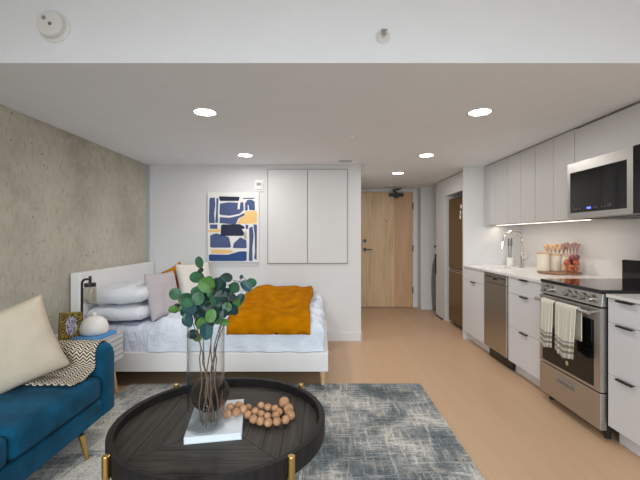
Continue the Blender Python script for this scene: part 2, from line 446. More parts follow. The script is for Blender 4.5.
# ------------------------------------------------------------------ the setting
XL, XR, YB, ZC, ZH, YK = -2.09, 2.45, 4.58, 2.122, 2.75, 1.888
YW = -2.2
struct('floor', B(XL - .16, 3.0, YW - .1, 7.1, -0.12, 0), M['floor'])
struct('ceiling', B(XL - .16, 3.0, YK, 7.1, ZC, ZH + .1), M['ceiling'])       # lowered ceiling, its front face is the bulkhead
struct('ceiling', B(XL - .16, 3.0, YW - .1, YK, ZH, ZH + .1), M['ceiling'])
struct('wall_left', B(XL - .16, XL, YW - .1, YB + .1, 0, ZH), M['concrete'])
struct('wall_back', B(XL - .16, 0.482, YB, 7.1, 0, ZC), M['wall'])
struct('wall_right', B(XR, XR + .16, YW - .1, 4.675, 0, ZH), M['splash'])
w = MB(); w.box(1.753, 3.0, 4.675, 4.705, 0, ZC); w.box(1.99, 3.0, 4.705, 4.90, 0, ZC); w.box(1.85, 1.99, 4.705, 4.90, 1.865, ZC)
struct('wall_kitchen_end', w, M['wall'])
w = MB(); w.box(1.85, 3.0, 4.90, 5.67, 1.865, ZC - .012); w.box(1.85, 3.0, 5.67, 6.06, 0, ZC - .012); w.box(2.56, 3.0, 4.90, 5.67, 0, 1.865)
struct('wall_hall_right', w, M['wall'])
struct('gap_shade_hall', B(1.862, 2.99, 4.901, 6.05, ZC - .012, ZC), M['shadowgap'])  # grey strip painting the shade of the gap under the ceiling
struct('wall_hall_end', B(0.482, 1.726, 6.79, 7.1, 0, ZC), M['wall'])
struct('wall_hall_corner', B(1.726, 3.0, 6.56, 7.1, 0, ZC), M['wall'])
struct('wall_hall_side', B(2.86, 3.0, 6.06, 6.56, 0, ZC), M['wall'])
# window wall behind the camera
w = MB(); w.box(XL, XR, YW - .1, YW, 0, .2); w.box(XL, XR, YW - .1, YW, 2.5, ZH); w.box(XL, -1.85, YW - .1, YW, .2, 2.5); w.box(2.15, XR, YW - .1, YW, .2, 2.5)
struct('wall_front', w, M['wall'])
wf = MB()
for x in (-1.85, -0.54, 0.78, 2.1): wf.box(x, x + .05, YW - .08, YW - .03, .2, 2.5)
for z in (.2, 2.45): wf.box(-1.8, 2.1, YW - .08, YW - .03, z, z + .05)
wn = struct('window_1', wf, M['black'])
B(-1.8, 2.1, YW - .06, YW - .052, .25, 2.45).build('window_glass', M['windowglass'], wn)
struct('baseboard_back', B(XL, 0.494, YB - .014, YB, 0, .105), M['wall'], bevel=.003)
struct('baseboard_hall', B(0.482, 0.496, YB - .014, 6.79, 0, .105), M['wall'], bevel=.003)
struct('baseboard_corner', B(1.726, 2.86, 6.546, 6.56, 0, .105), M['wall'], bevel=.003)
struct('trim_1', B(XL, XL + .024, YB - .02, YB, .1, ZC), M['trimgrey'])
struct('trim_2', MB().box(1.634, 1.70, 6.755, 6.79, 0, 2.10).box(0.63, 0.70, 6.755, 6.79, 0, 2.10).box(0.70, 1.634, 6.755, 6.79, 2.055, 2.10), M['wall'], bevel=.003)
# entry door
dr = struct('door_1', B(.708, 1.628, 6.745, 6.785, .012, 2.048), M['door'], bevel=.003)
for z in (.31, 1.05, 1.80): B(1.622, 1.640, 6.738, 6.756, z - .055, z + .055).build('hinge', M['black'], dr)
db = MB().cyl((.777, 6.745, 1.185), (.777, 6.722, 1.185), .030, n=24).build('deadbolt', M['black'], dr)
lv = MB().cyl((.777, 6.745, 1.03), (.777, 6.728, 1.03), .030, n=24)
lv.cyl((.777, 6.73, 1.03), (.777, 6.685, 1.03), .010); lv.tube([(.777, 6.69, 1.03), (.82, 6.688, 1.03), (.90, 6.69, 1.025)], .009)
lv.build('lever_handle', M['black'], dr)
MB().cyl((1.165, 6.746, 1.53), (1.165, 6.739, 1.53), .012, n=16).build('peephole', M['black'], dr)
cl = MB().box(1.20, 1.45, 6.68, 6.744, 1.965, 2.025)
cl.cyl((1.325, 6.71, 2.02), (1.325, 6.71, 2.05), .02); cl.box(1.29, 1.36, 6.66, 6.70, 1.935, 1.97)
cl.tube([(1.325, 6.71, 2.045), (1.24, 6.56, 2.06), (1.36, 6.62, 2.085), (1.40, 6.68, 2.10)], .013)
cl.build('door_closer', M['black'], dr, bevel=.004)
# closet door beside the fridge wall
dr2 = struct('door_2', B(1.845, 2.60, 6.064, 6.104, .02, 2.06), M['lam'], bevel=.002)
MB().cyl((1.845, 6.084, 1.10), (1.825, 6.084, 1.10), .010).ball((1.822, 6.075, 1.10), .018).build('door_knob', M['black'], dr2, smooth=True)
MB().box(1.822, 1.844, 6.07, 6.10, .66, .98).build('door_pull', M['black'], dr2, bevel=.004)
struct('trim_3', B(1.825, 1.849, 5.75, 6.06, 0, .012), M['black'])
g = MB(); pts = []
for i in range(13):
    t = i / 12; z = .01 + .93 * t
    wd = .085 * (1 - max(0, (t - .8) / .2) ** 2 * .75) * (0.75 + .25 * math.sin(PI * min(1, t * 1.1)))
    pts.append([(1.965 + wd * math.cos(a), 6.47 + .035 * math.sin(a), z) for a in [2 * PI * k / 16 for k in range(16)]])
g.grid(pts, closed_v=True); g.add(pts[0], [tuple(range(16))]); g.add(pts[-1], [tuple(range(16))])
tag(g.build('leaning_board', M['greybag'], smooth=True), 'tall slim grey board with rounded top standing in the hall corner', 'board')

# ------------------------------------------------------------------ ceiling fittings
def downlight(x, y, label):
    t = thing('recessed_light', (x, y, ZC), label, 'ceiling light', 'recessed lights of the lowered ceiling')
    MB().lathe(x, y, [(.072, ZC - .001), (.072, ZC - .004), (.084, ZC - .005), (.088, ZC - .002), (.088, ZC)]).build('trim_ring', M['white'], t, smooth=True)
    MB().cyl((x, y, ZC - .001), (x, y, ZC - .0035), .072, n=40).build('lens', M['led'], t)
    return t
LP = [(-.803, 2.63, 'round ceiling light nearest on the concrete wall side, above the sofa end'),
      (1.10, 2.63, 'round ceiling light nearest the range and microwave'),
      (-.803, 4.02, 'round ceiling light above the bed near the wall with the painting'),
      (1.117, 4.03, 'round ceiling light in front of the sink cabinets'),
      (1.045, 5.16, 'smallest round ceiling light, in the hall near the entry door')]
first = None
for x, y, lab in LP:
    if first is None: first = downlight(x, y, lab)
    else: dup(first, (x, y, ZC), lab)
    area('downlight_beam', (x, y, ZC - .02), (0, 0, 0), .13, .13, LIGHT_W, WARM, 'DISK', PI)
o = MB().lathe(.281, 3.34, [(0, ZC - .012), (.03, ZC - .012), (.038, ZC - .008), (.042, ZC)]).build('sprinkler_cover', M['white'], smooth=True)
tag(o, 'small white round sprinkler cover on the low ceiling before the air vent', 'sprinkler')
t = thing('air_vent', (.278, 4.31, ZC), 'small grey slotted air vent in the ceiling above the wall cupboard', 'vent')
MB().box(.195, .361, 4.255, 4.365, ZC - .006, ZC).build('frame', M['white'], t, bevel=.002)
v_ = MB()
for k in range(5): v_.box(.205, .351, 4.266 + k * .019, 4.277 + k * .019, ZC - .0085, ZC - .006)
v_.build('slats', M['trimgrey'], t)
t = thing('hall_vent', (1.144, 6.49, ZC), 'tiny pale vent in the hall ceiling just before the entry door', 'vent')
MB().box(1.07, 1.22, 6.44, 6.54, ZC - .006, ZC).build('frame', M['white'], t)
MB().box(1.085, 1.205, 6.455, 6.525, ZC - .009, ZC - .006).build('slats', M['trimgrey'], t)
# smoke detector + sidewall sprinkler on the bulkhead face
def ylathe(cx, cz, y0, prof, n=40):  # profile (radius, distance out of the wall towards -Y)
    m = MB(); m.grid([[(cx + r * math.cos(2 * PI * k / n), y0 - d, cz + r * math.sin(2 * PI * k / n)) for k in range(n)] for r, d in prof], closed_v=True); return m
t = thing('smoke_detector', (-1.322, YK, 2.298), 'round white smoke detector on the bulkhead, upper left', 'smoke detector')
ylathe(-1.322, 2.298, YK, [(.078, 0), (.078, .006), (.070, .009), (0, .009)]).build('base_plate', M['white'], t, smooth=False)
ylathe(-1.325, 2.300, YK, [(.061, .008), (.063, .034), (.058, .042), (.045, .045), (0, .046)]).build('housing', M['white'], t, bevel=0)
ylathe(-1.315, 2.293, YK - .0455, [(.009, 0), (.008, .003), (0, .003)], 16).build('test_button', M['greybag'], t)
ylathe(-1.345, 2.322, YK - .044, [(.011, 0), (.010, .003), (0, .003)], 16).build('sensor_port', M['glyph'], t)
t = thing('sidewall_sprinkler', (.308, YK, 2.251), 'chrome fire sprinkler head in white ring on the bulkhead', 'sprinkler')
ylathe(.308, 2.251, YK, [(.036, 0), (.036, .005), (.030, .010), (.018, .006), (0, .006)]).build('escutcheon', M['white'], t)
m = MB().cyl((.308, YK - .004, 2.251), (.308, YK - .03, 2.251), .009)
m.tube([(.298, YK - .02, 2.251), (.294, YK - .035, 2.251), (.308, YK - .045, 2.251), (.322, YK - .035, 2.251), (.318, YK - .02, 2.251)], .003, 8)
m.box(.292, .324, YK - .048, YK - .028, 2.262, 2.266)
m.build('sprinkler_head', M['chrome'], t)

# ------------------------------------------------------------------ back wall: flush cupboard, painting, thermostat
x0, x1, z0, z1 = -.645, .322, .932, 2.073
t = thing('wall_cupboard', (-.1615, YB, .932), 'large flush white two-door wall cupboard above the foot of the bed', 'cupboard')
B(x0, x1, YB - .006, YB, z0, z1).build('gap_shade_backing', M['shadowgap'], t)  # grey backing whose colour gives the shade in the gaps around the doors
for a, b in ((x0 + .009, -.166), (-.158, x1 - .009)):
    B(a, b, YB - .018, YB - .0061, z0 + .009, z1 - .009).build('door', M['wall'], t, bevel=.0015)
def artpoly(mb, pts, dep, mi):
    mb.cur = mi
    # pts in the painting's own zoomed frame (107..415, 45..460) -> metres on the canvas
    out = []
    n = len(pts)
    P = [((p[0] - 107) / 308 * .612 - 1.356, 1.788 - (p[1] - 45) / 415 * .834) for p in pts]
    sm = []
    for k in range(n):      # Chaikin rounding
        a = P[k]; b = P[(k + 1) % n]
        sm += [(a[0] * q + b[0] * (1 - q), a[1] * q + b[1] * (1 - q)) for q in (.93, .07)]
    m = len(sm)
    f = [(x, YB - .033 - dep, z) for x, z in sm]; bk = [(x, YB - .032, z) for x, z in sm]
    mb.add(f + bk, [tuple(range(m))] + [(k, (k + 1) % m, m + (k + 1) % m, m + k) for k in range(m)])
t = thing('painting', (-1.05, YB, .954), 'abstract canvas of navy, slate blue and yellow shapes above the bed', 'painting')
B(-1.356, -.744, YB - .032, YB, .954, 1.788).build('canvas', M['canvas'], t, bevel=.002)
sh = MB()
for mi, pts in [(0, [(118, 78), (150, 75), (153, 120), (146, 170), (150, 228), (114, 228)]),
    (0, [(160, 78), (172, 80), (168, 160), (170, 225), (152, 226), (158, 160)]),
    (1, [(174, 68), (300, 72), (294, 96), (180, 96)]),
    (0, [(180, 112), (230, 104), (290, 106), (286, 145), (300, 146), (304, 104), (322, 104), (324, 150), (300, 172), (240, 184), (178, 178)]),
    (0, [(180, 192), (240, 196), (300, 182), (328, 166), (328, 182), (292, 200), (276, 236), (178, 228)]),
    (0, [(332, 110), (346, 90), (370, 88), (390, 100), (392, 152), (356, 150), (354, 120), (348, 120), (348, 152), (332, 154)]),
    (2, [(320, 78), (388, 77), (388, 83), (320, 84)]),
    (3, [(284, 232), (300, 200), (330, 182), (332, 158), (405, 155), (405, 228), (340, 232)]),
    (0, [(120, 236), (166, 236), (166, 262), (122, 262)]),
    (3, [(112, 268), (182, 262), (182, 282), (112, 282)]),
    (1, [(188, 236), (300, 234), (330, 250), (326, 262), (312, 262), (326, 284), (322, 304), (184, 304)]),
    (0, [(334, 238), (352, 238), (350, 262), (336, 264)]),
    (4, [(318, 300), (340, 270), (342, 324), (330, 324)]),
    (0, [(122, 300), (160, 288), (236, 312), (248, 374), (122, 374)]),
    (0, [(258, 376), (264, 348), (304, 312), (340, 330), (342, 378)]),
    (3, [(128, 384), (250, 388), (262, 396), (248, 408), (128, 408)]),
    (2, [(114, 414), (230, 416), (300, 396), (342, 396), (342, 454), (114, 454)]),
    (0, [(356, 256), (378, 248), (384, 300), (376, 380), (378, 454), (354, 452), (358, 340)]),
    (0, [(382, 236), (404, 236), (402, 452), (386, 436), (392, 400), (390, 300)])]:
    artpoly(sh, pts, .0006, mi)
sh.build('painted_shapes', [M['p_slate'], M['p_navy'], M['p_royal'], M['p_yellow'], M['p_sage']], t)
t = thing('thermostat', (-.745, YB, 1.80), 'small white thermostat between the painting and the wall cupboard', 'thermostat')
B(-.800, -.690, YB - .012, YB, 1.80, 1.94).build('back_plate', M['white'], t, bevel=.004)
B(-.782, -.708, YB - .03, YB - .012, 1.825, 1.915).build('housing', M['white'], t, bevel=.005)
B(-.772, -.718, YB - .0315, YB - .03, 1.87, 1.905).build('screen', M['glyph'], t)
tag(B(-1.02, -.94, YB - .008, YB, 1.82, 1.94).build('blank_plate', M['wall'], bevel=.003), 'blank white wall plate above the painting', 'wall plate')

# ------------------------------------------------------------------ kitchen, base units
XC = 1.753; CT = .91
def pull(x, yc, z, parent, ln=.12):
    m = MB(); m.box(x - .018, x + .001, yc - ln / 2, yc + ln / 2, z - .003, z + .0015); m.box(x - .018, x - .0155, yc - ln / 2, yc + ln / 2, z - .008, z - .001)
    m.build('handle', M['black'], parent)
def base_unit(name, y0, y1, label, fronts, group='white kitchen base units'):
    t = thing(name, (XC + .3, (y0 + y1) / 2, 0), label, 'kitchen cabinet', group)
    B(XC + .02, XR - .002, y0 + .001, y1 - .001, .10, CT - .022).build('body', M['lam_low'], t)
    B(XC + .07, XC + .085, y0 + .001, y1 - .001, 0.001, .10).build('toe_kick', M['lam_low'], t)
    for kind, a, b, hz in fronts:
        d = B(XC, XC + .0195, y0 + .002, y1 - .002, a + .0015, b - .0015).build(kind, M['lam_low'], t, bevel=.001)
        if hz: pull(XC, (y0 + y1) / 2, b - .004, d)
F3 = [('drawer', .105, .425, 1), ('drawer', .425, .74, 1), ('drawer', .74, .886, 1)]
base_unit('sink_cabinet', 4.062, 4.672, 'white sink base cabinet with one black pull, beside the fridge wall', [('door', .105, .74, 1), ('false_front', .74, .886, 0)])
base_unit('drawer_cabinet', 2.995, 3.558, 'white three-drawer base cabinet between dishwasher and range', F3)
base_unit('drawer_cabinet', 2.045, 2.322, 'white three-drawer base cabinet nearest the camera, right of range', F3)
# worktops
SX0, SX1, SY0, SY1 = 1.90, 2.18, 4.085, 4.52
w = MB()
w.box(XC - .012, SX0, 2.995, 4.675, CT - .02, CT); w.box(SX1, XR, 2.995, 4.675, CT - .02, CT)
w.box(SX0, SX1, 2.995, SY0, CT - .02, CT); w.box(SX0, SX1, SY1, 4.675, CT - .02, CT)
tag(w.build('worktop', M['quartz']), 'long white quartz worktop with the sink, left of the range', 'worktop', 'white worktops')
tag(B(XC - .012, XR, 2.04, 2.322, CT - .02, CT).build('worktop', M['quartz'], bevel=.001), 'short white quartz worktop right of the range', 'worktop', 'white worktops')
s_ = MB(); a, b, c, d = SX0 - .004, SX1 + .004, SY0 - .004, SY1 + .004
s_.box(a, a + .004, c, d, .72, CT - .0205); s_.box(b - .004, b, c, d, .72, CT - .0205); s_.box(a, b, c, c + .004, .72, CT - .0205); s_.box(a, b, d - .004, d, .72, CT - .0205); s_.box(a, b, c, d, .715, .72)
t = thing('kitchen_sink', ((a + b) / 2, (c + d) / 2, .715), 'rectangular steel undermount sink set in the long worktop', 'sink')
s_.build('basin', M['sink_steel'], t)
MB().cyl(((a + b) / 2, (c + d) / 2, .7205), ((a + b) / 2, (c + d) / 2, .724), .04).build('drain', M['chrome'], t)
# faucet
fx, fy = 2.275, 4.30
t = thing('kitchen_faucet', (fx, fy, CT), 'brushed nickel gooseneck kitchen faucet behind the sink', 'faucet')
MB().cyl((fx, fy, CT), (fx, fy, CT + .012), .028, .026).cyl((fx, fy, CT + .012), (fx, fy, CT + .14), .021, .019).build('base', M['chrome'], t, smooth=False)
path = [(fx, fy, CT + .13), (fx, fy, 1.22)] + [(fx - .10 + .10 * math.cos(q), fy, 1.235 + .085 * math.sin(q)) for q in [PI * k / 12 for k in range(11)]]
path += [(fx - .203, fy, 1.235), (fx - .212, fy, 1.20)]
MB().tube(path, .013, 12).build('spout', M['chrome'], t, smooth=True)
MB().cyl((fx - .212, fy, 1.205), (fx - .228, fy, 1.12), .016, .019).build('spray_head', M['chrome'], t)
MB().tube([(fx + .015, fy - .01, CT + .085), (fx + .03, fy - .05, CT + .10), (fx + .035, fy - .08, CT + .15)], .008).build('lever', M['chrome'], t)
t = thing('brush_holder', (2.26, 4.545, CT), 'small white pot holding two dark dish brushes by the faucet', 'pot')
MB().lathe(2.26, 4.545, [(0, CT + .001), (.036, CT + .001), (.038, CT + .10), (.034, CT + .10), (.032, CT + .01), (0, CT + .01)]).build('pot', M['ceramicwhite'], t, smooth=False)
for dx in (-.016, .016):
    tag(MB().cyl((2.26 + dx * .5, 4.545, CT + .011), (2.26 + dx, 4.545, 1.15), .005).cyl((2.26 + dx, 4.545, 1.15), (2.26 + dx * 1.1, 4.545, 1.24), .012, .010).build('dish_brush', M['greybag']),
        'dark dish brush standing in the white pot, %s' % ('nearer the fridge side' if dx < 0 else 'nearer the faucet'), 'brush', 'dish brushes in the pot')
# dishwasher
t = thing('dishwasher', (XC + .3, 3.81, 0), 'stainless steel dishwasher with black control buttons, left of drawers', 'dishwasher')
B(XC + .03, XR - .01, 3.564, 4.056, .10, CT - .022).build('body', M['black'], t)
B(XC - .014, XC + .029, 3.566, 4.054, .118, .79).build('door', M['dw_steel'], t, bevel=.003)
cp = B(XC - .014, XC + .029, 3.566, 4.054, .793, .884).build('control_panel', M['dw_steel'], t, bevel=.003)
bt = MB()
for yy in (4.00, 3.96, 3.92, 3.88, 3.72, 3.68, 3.64, 3.60): bt.box(XC - .0155, XC - .0135, yy - .014, yy + .014, .843, .858)
bt.box(XC - .0155, XC - .0135, 3.755, 3.845, .825, .852)
bt.build('buttons', M['black'], cp)
B(XC + .045, XC + .06, 3.566, 4.054, .001, .10).build('toe_kick', M['black'], t)

# ------------------------------------------------------------------ range
RX, R0, R1 = 1.73, 2.335, 2.985
t = thing('kitchen_range', (2.06, 2.66, 0), 'freestanding stainless steel range with black glass cooktop and oven', 'range')
B(RX + .03, 2.40, R0, R1, .06, .905).build('body', M['black'], t)
B(RX - .005, 2.36, R0 - .003, R1 + .003, .906, .93).build('cooktop', M['blackglass'], t, bevel=.003)
B(2.362, 2.43, R0, R1, .906, 1.08).build('backguard', M['blackglass'], t, bevel=.006)
cp = MB(); cp.add([(RX + .005, R0, .905), (RX + .029, R0, .905), (RX + .029, R0, .825), (RX - .008, R0, .825), (RX + .005, R1, .905), (RX + .029, R1, .905), (RX + .029, R1, .825), (RX - .008, R1, .825)],
    [(0, 1, 2, 3), (7, 6, 5, 4), (0, 3, 7, 4), (1, 5, 6, 2), (0, 4, 5, 1), (3, 2, 6, 7)])
cp = cp.build('control_panel', M['steel'], t, bevel=.002)
for yk in (2.905, 2.845, 2.655, 2.585, 2.50, 2.42):
    MB().cyl((RX - .001, yk, .866), (RX - .010, yk, .8645), .026, n=24).cyl((RX - .010, yk, .8645), (RX - .036, yk, .860), .019, .017, n=24).box(RX - .042, RX - .034, yk - .004, yk + .004, .845, .876).build('knob', M['steel'], cp)
fr = MB(); ya, yb = R0 + .002, R1 - .002; za, zb = .298, .815
fr.box(RX - .012, RX + .028, ya, ya + .055, za, zb); fr.box(RX - .012, RX + .028, yb - .035, yb, za, zb); fr.box(RX - .012, RX + .028, ya + .055, yb - .035, .735, zb); fr.box(RX - .012, RX + .028, ya + .055, yb - .035, za, za + .018)
dd = fr.build('oven_door', M['steel'], t)
B(RX - .010, RX + .02, ya + .055, yb - .035, za + .018, .735).build('oven_window', M['blackglass'], dd)
hb = MB().cyl((RX - .062, ya + .03, .785), (RX - .062, yb - .03, .785), .012, n=16)
for yy in (ya + .05, yb - .05): hb.cyl((RX - .011, yy, .785), (RX - .062, yy, .785), .010)
hb.build('handle', M['steel'], dd)
eb = MB().cyl((RX - .0102, 2.655, .375), (RX - .0125, 2.655, .375), .016, n=28)
eb = eb.build('emblem', M['chrome'], dd)
kd = B(RX - .012, RX + .028, ya, yb, .065, .290).build('storage_drawer', M['steel'], t, bevel=.002)
MB().box(RX - .0135, RX - .011, 2.575, 2.765, .205, .245).build('grip_recess', M['shadowgap'], kd)
MB().box(RX - .026, RX - .012, 2.575, 2.765, .238, .248).build('grip_lip', M['steel'], kd)
for yy in (R0 + .04, R1 - .04):
    MB().cyl((RX + .06, yy, .001), (RX + .06, yy, .06), .018).build('foot', M['black'], t)
def towel(y0, y1, zend, back, label, seed):
    xb, zb_ = RX - .062, .785; r = .016
    prof = [(xb + r + .004, back + (zb_ - back) * k / 5) for k in range(6)]
    prof += [(xb + r * math.cos(a), zb_ + r * math.sin(a)) for a in [PI * k / 8 for k in range(1, 8)]]
    nf = 16; prof += [(xb - r - .002, zb_ - (zb_ - zend) * k / nf) for k in range(nf + 1)]
    rows, uvs = [], []; nw = 36; tot = len(prof) - 1
    for i, (x, z) in enumerate(prof):
        row, uv = [], []
        front = max(0, i - 13) / nf
        for j in range(nw + 1):
            u = j / nw
            pl = (.010 * math.sin(u * 15 + seed) + .004 * math.sin(u * 37 + seed * 2)) * (0.15 + front)
            if i <= 12: pl = 0
            y = y0 + (y1 - y0) * u * (1 - .12 * front * 0) ; y += .012 * front * math.sin(seed + 3 * u)
            zz = z
            if front > 0: zz -= front * .04 * (u if u < .55 else .55 - (u - .55) * 1.6)
            row.append((x - abs(pl) - .003 * front, y, zz)); uv.append((u * (y1 - y0) , front))
        rows.append(row); uvs.append(uv)
    o = MB().grid(rows, uvs).build('tea_towel', M['towel'], smooth=True, solid=.004)
    tag(o, label, 'towel', 'striped tea towels on the oven handle'); return o
towel(2.70, 2.85, .47, .60, 'narrower striped tea towel on the oven handle, nearer the sink', 0.3)
towel(2.46, 2.675, .46, .58, 'wider striped tea towel on the oven handle, nearer the camera', 1.7)

# ------------------------------------------------------------------ upper cabinets and microwave
XU, ZU = 2.007, 1.404
def upper(y0, y1, z0, z1, label, nd=2):
    t = thing('upper_cabinet', (2.22, (y0 + y1) / 2, z0), label, 'kitchen cabinet', 'white upper cabinets')
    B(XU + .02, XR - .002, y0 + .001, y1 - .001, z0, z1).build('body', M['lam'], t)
    st = (y1 - y0) / nd
    for k in range(nd):
        B(XU, XU + .0195, y0 + k * st + .002, y0 + (k + 1) * st - .002, z0 - .006, z1).build('door', M['lam'], t, bevel=.001)
upper(4.085, 4.672, ZU, ZC - .0125, 'white two-door upper cabinet farthest from the camera, above the sink')
upper(3.56, 4.083, ZU, ZC - .0125, 'white two-door upper cabinet in the middle of the upper row')
upper(3.008, 3.558, ZU, ZC - .0125, 'white two-door upper cabinet next to the microwave')
upper(2.25, 3.006, 1.83, ZC - .02, 'wide white cabinet directly above the microwave', 1)
struct('gap_shade_kitchen', B(XU + .012, XR - .002, 2.25, 4.672, ZC - .012, ZC), M['shadowgap'])  # shade above the upper cabinets, drawn as a grey strip
t = thing('light_strip', (2.2, 3.84, ZU - .012), 'warm led light strip glowing under the upper cabinets', 'light')
B(2.14, 2.165, 3.03, 4.65, ZU - .009, ZU - .001).build('channel', M['white'], t)
B(2.143, 2.162, 3.04, 4.64, ZU - .012, ZU - .0092).build('diffuser', M['ledstrip'], t)
area('strip_glow', (2.152, 3.84, ZU - .016), (0, 0, 0), .02, 1.6, 1.6, (1.0, .88, .74))
MX, m0, m1, mz0, mz1 = 1.94, 2.25, 2.99, 1.40, 1.825
t = thing('microwave', (2.2, 2.62, mz0), 'stainless over-the-range microwave with black window and blue clock', 'microwave')
B(MX + .03, XR - .002, m0, m1, mz0, mz1).build('body', M['steel'], t)
fr = MB(); ys, ye, zs, ze = 2.41, m1 - .03, 1.44, 1.75
fr.box(MX, MX + .029, 2.363, ys, mz0 + .002, mz1 - .002); fr.box(MX, MX + .029, ye, m1, mz0 + .002, mz1 - .002); fr.box(MX, MX + .029, ys, ye, ze, mz1 - .002); fr.box(MX, MX + .029, ys, ye, mz0 + .002, zs)
dd = fr.build('door', M['steel'], t)
B(MX + .002, MX + .02, ys, ye, zs, ze).build('window', M['blackglass'], dd)
dp = MB().box(MX + .0005, MX + .002, 2.735, 2.775, 1.462, 1.476)
dp.build('clock_display', M['blue_disp'], dd)
for yy, zz in [(q, 1.466) for q in (2.92, 2.90, 2.885, 2.85, 2.70, 2.68, 2.63, 2.60, 2.57, 2.55)] + [(q, 1.478) for q in (2.92, 2.57, 2.55)]:
    B(MX + .0008, MX + .002, yy - .004, yy + .004, zz, zz + .004).build('button_mark', M['glyph'], dd)
B(MX, MX + .029, m0, 2.361, mz0 + .002, mz1 - .002).build('side_panel', M['blackglass'], t)
B(MX + .1, XR - .1, m0 + .05, m1 - .05, mz0 - .008, mz0 - .0005).build('vent_grille', M['shadowgap'], t)

# ------------------------------------------------------------------ fridge
t = thing('refrigerator', (2.2, 5.25, 0), 'tall dark stainless refrigerator set in the wall niche', 'refrigerator')
B(1.91, 2.54, 4.955, 5.555, .03, 1.80).build('body', M['greybag'], t)
du = B(1.868, 1.909, 4.957, 5.553, .815, 1.80).build('upper_door', M['steel_dark'], t, bevel=.005)
dl = B(1.868, 1.909, 4.957, 5.553, .05, .765).build('freezer_door', M['steel_dark'], t, bevel=.005)
B(1.885, 1.909, 4.957, 5.553, .767, .813).build('handle_recess', M['black'], t)
for z in (.80, .772): B(1.855, 1.885, 5.0, 5.51, z - .007, z + .007).build('handle', M['chrome'], t, bevel=.003)
for z, yy in ((1.66, 5.06), (1.58, 5.08), (1.52, 5.09)):
    B(1.864, 1.868, yy - .02, yy + .02, z - .025, z + .025).build('magnet', M['white'], du)
B(1.93, 1.95, 4.957, 5.553, .001, .03).build('foot_rail', M['black'], t)

# ------------------------------------------------------------------ worktop still life
bx, by = 2.255, 3.60; bt_ = CT + .016
tag(MB().lathe(bx, by, [(0, CT + .001), (.172, CT + .001), (.18, CT + .005), (.18, CT + .012), (.176, bt_), (0, bt_)], 56).build('serving_board', M['board']), 'round dark wooden board on the worktop left of the range', 'board')
def canister(x, y, r, h, label, lid):
    t = thing('canister' if lid else 'utensil_crock', (x, y, bt_), label, 'canister' if lid else 'crock')
    MB().lathe(x, y, [(0, bt_ + .001), (r * .95, bt_ + .001), (r, bt_ + .008), (r, bt_ + h), (r - .005, bt_ + h), (r - .006, bt_ + .01), (0, bt_ + .01)]).build('jar', M['creamware'], t)
    if lid: MB().lathe(x, y, [(0, bt_ + h + .001), (r + .003, bt_ + h + .001), (r + .003, bt_ + h + .013), (0, bt_ + h + .013)]).build('lid', M['spoonwood'], t)
    else: MB().lathe(x, y, [(r + .0005, bt_ + h - .014), (r + .003, bt_ + h - .014), (r + .003, bt_ + h - .002), (r + .0005, bt_ + h - .002)]).build('band', M['spoonwood'], t)
canister(2.165, 3.705, .056, .165, 'cream ceramic canister with wooden lid on the round board', True)
canister(2.285, 3.70, .050, .165, 'cream crock holding wooden spoons, beside the lidded canister', False)
canister(2.365, 3.60, .046, .155, 'cream crock holding reddish utensils, behind the fruit basket', False)
def spoon(x, y, dx, dy, mat, label, z0, ztop, group, wide=.02):
    m = MB(); a = Vector((x, y, z0)); b = Vector((x + dx, y + dy, ztop)); m.cyl(a, a + (b - a) * .8, .005, .006)
    c = a + (b - a) * .70; m.cyl(c, b, .006, wide, n=14)
    tag(m.build('wooden_spoon', mat, smooth=True), label, 'spoon', group)
for k in range(5):
    q = -.05 + k * .024
    spoon(2.285 + q * .35, 3.70 - q * .3, q, -q * .8 , M['spoonwood'], 'light wooden spoon fanned out in the left crock', bt_ + .012, 1.185 - .01 * (k % 2), 'wooden spoons in the left crock', .024)
for k in range(5):
    q = -.045 + k * .022
    spoon(2.365 + q * .3, 3.60 - q * .3, q * .7, -q * .8, M['pinkutensil'], 'reddish wooden utensil in the crock behind the fruit', bt_ + .012, 1.19 + .012 * (k % 2), 'reddish utensils in the right crock', .018)
cx_, cy_ = 2.285, 3.478
t = thing('fruit_basket', (cx_, cy_, bt_), 'round copper wire basket full of fruit on the board', 'basket')
w = MB()
for z, r in ((bt_ + .004, .04), (bt_ + .03, .062), (bt_ + .06, .072), (bt_ + .075, .074)):
    w.tube([(cx_ + r * math.cos(2 * PI * k / 28), cy_ + r * math.sin(2 * PI * k / 28), z) for k in range(29)], .0018, 6)
for k in range(16):
    a = 2 * PI * k / 16; w.tube([(cx_ + r * math.cos(a), cy_ + r * math.sin(a), z) for z, r in ((bt_ + .004, .04), (bt_ + .03, .062), (bt_ + .06, .072), (bt_ + .075, .074))], .0014, 6)
w.build('wire_frame', M['copperwire'], t)
fr_spots = [(-.026, -.022, .040, 'peach'), (.028, -.024, .040, 'peach'), (.0, .03, .040, 'peach'), (-.035, -.005, .092, 'peach'), (.03, -.03, .094, 'peach'), (.035, .028, .096, 'plum'), (-.01, .035, .098, 'peach'), (.012, -.004, .138, 'plum'), (.05, -.005, .142, 'plum')]
for dx, dy, dz, c in fr_spots:
    m = MB().ball((cx_ + dx, cy_ + dy, bt_ + dz), .0285, .0285, .027, 18, 12); m.cyl((cx_ + dx, cy_ + dy, bt_ + dz + .024), (cx_ + dx + .002, cy_ + dy, bt_ + dz + .034), .0015, n=6)
    tag(m.build('fruit', M[c], smooth=True), 'round orange-red fruit in the wire basket' if c == 'peach' else 'round dark pink fruit on top of the wire basket', 'fruit', 'orange-red fruit in the basket' if c == 'peach' else 'dark pink fruit in the basket')

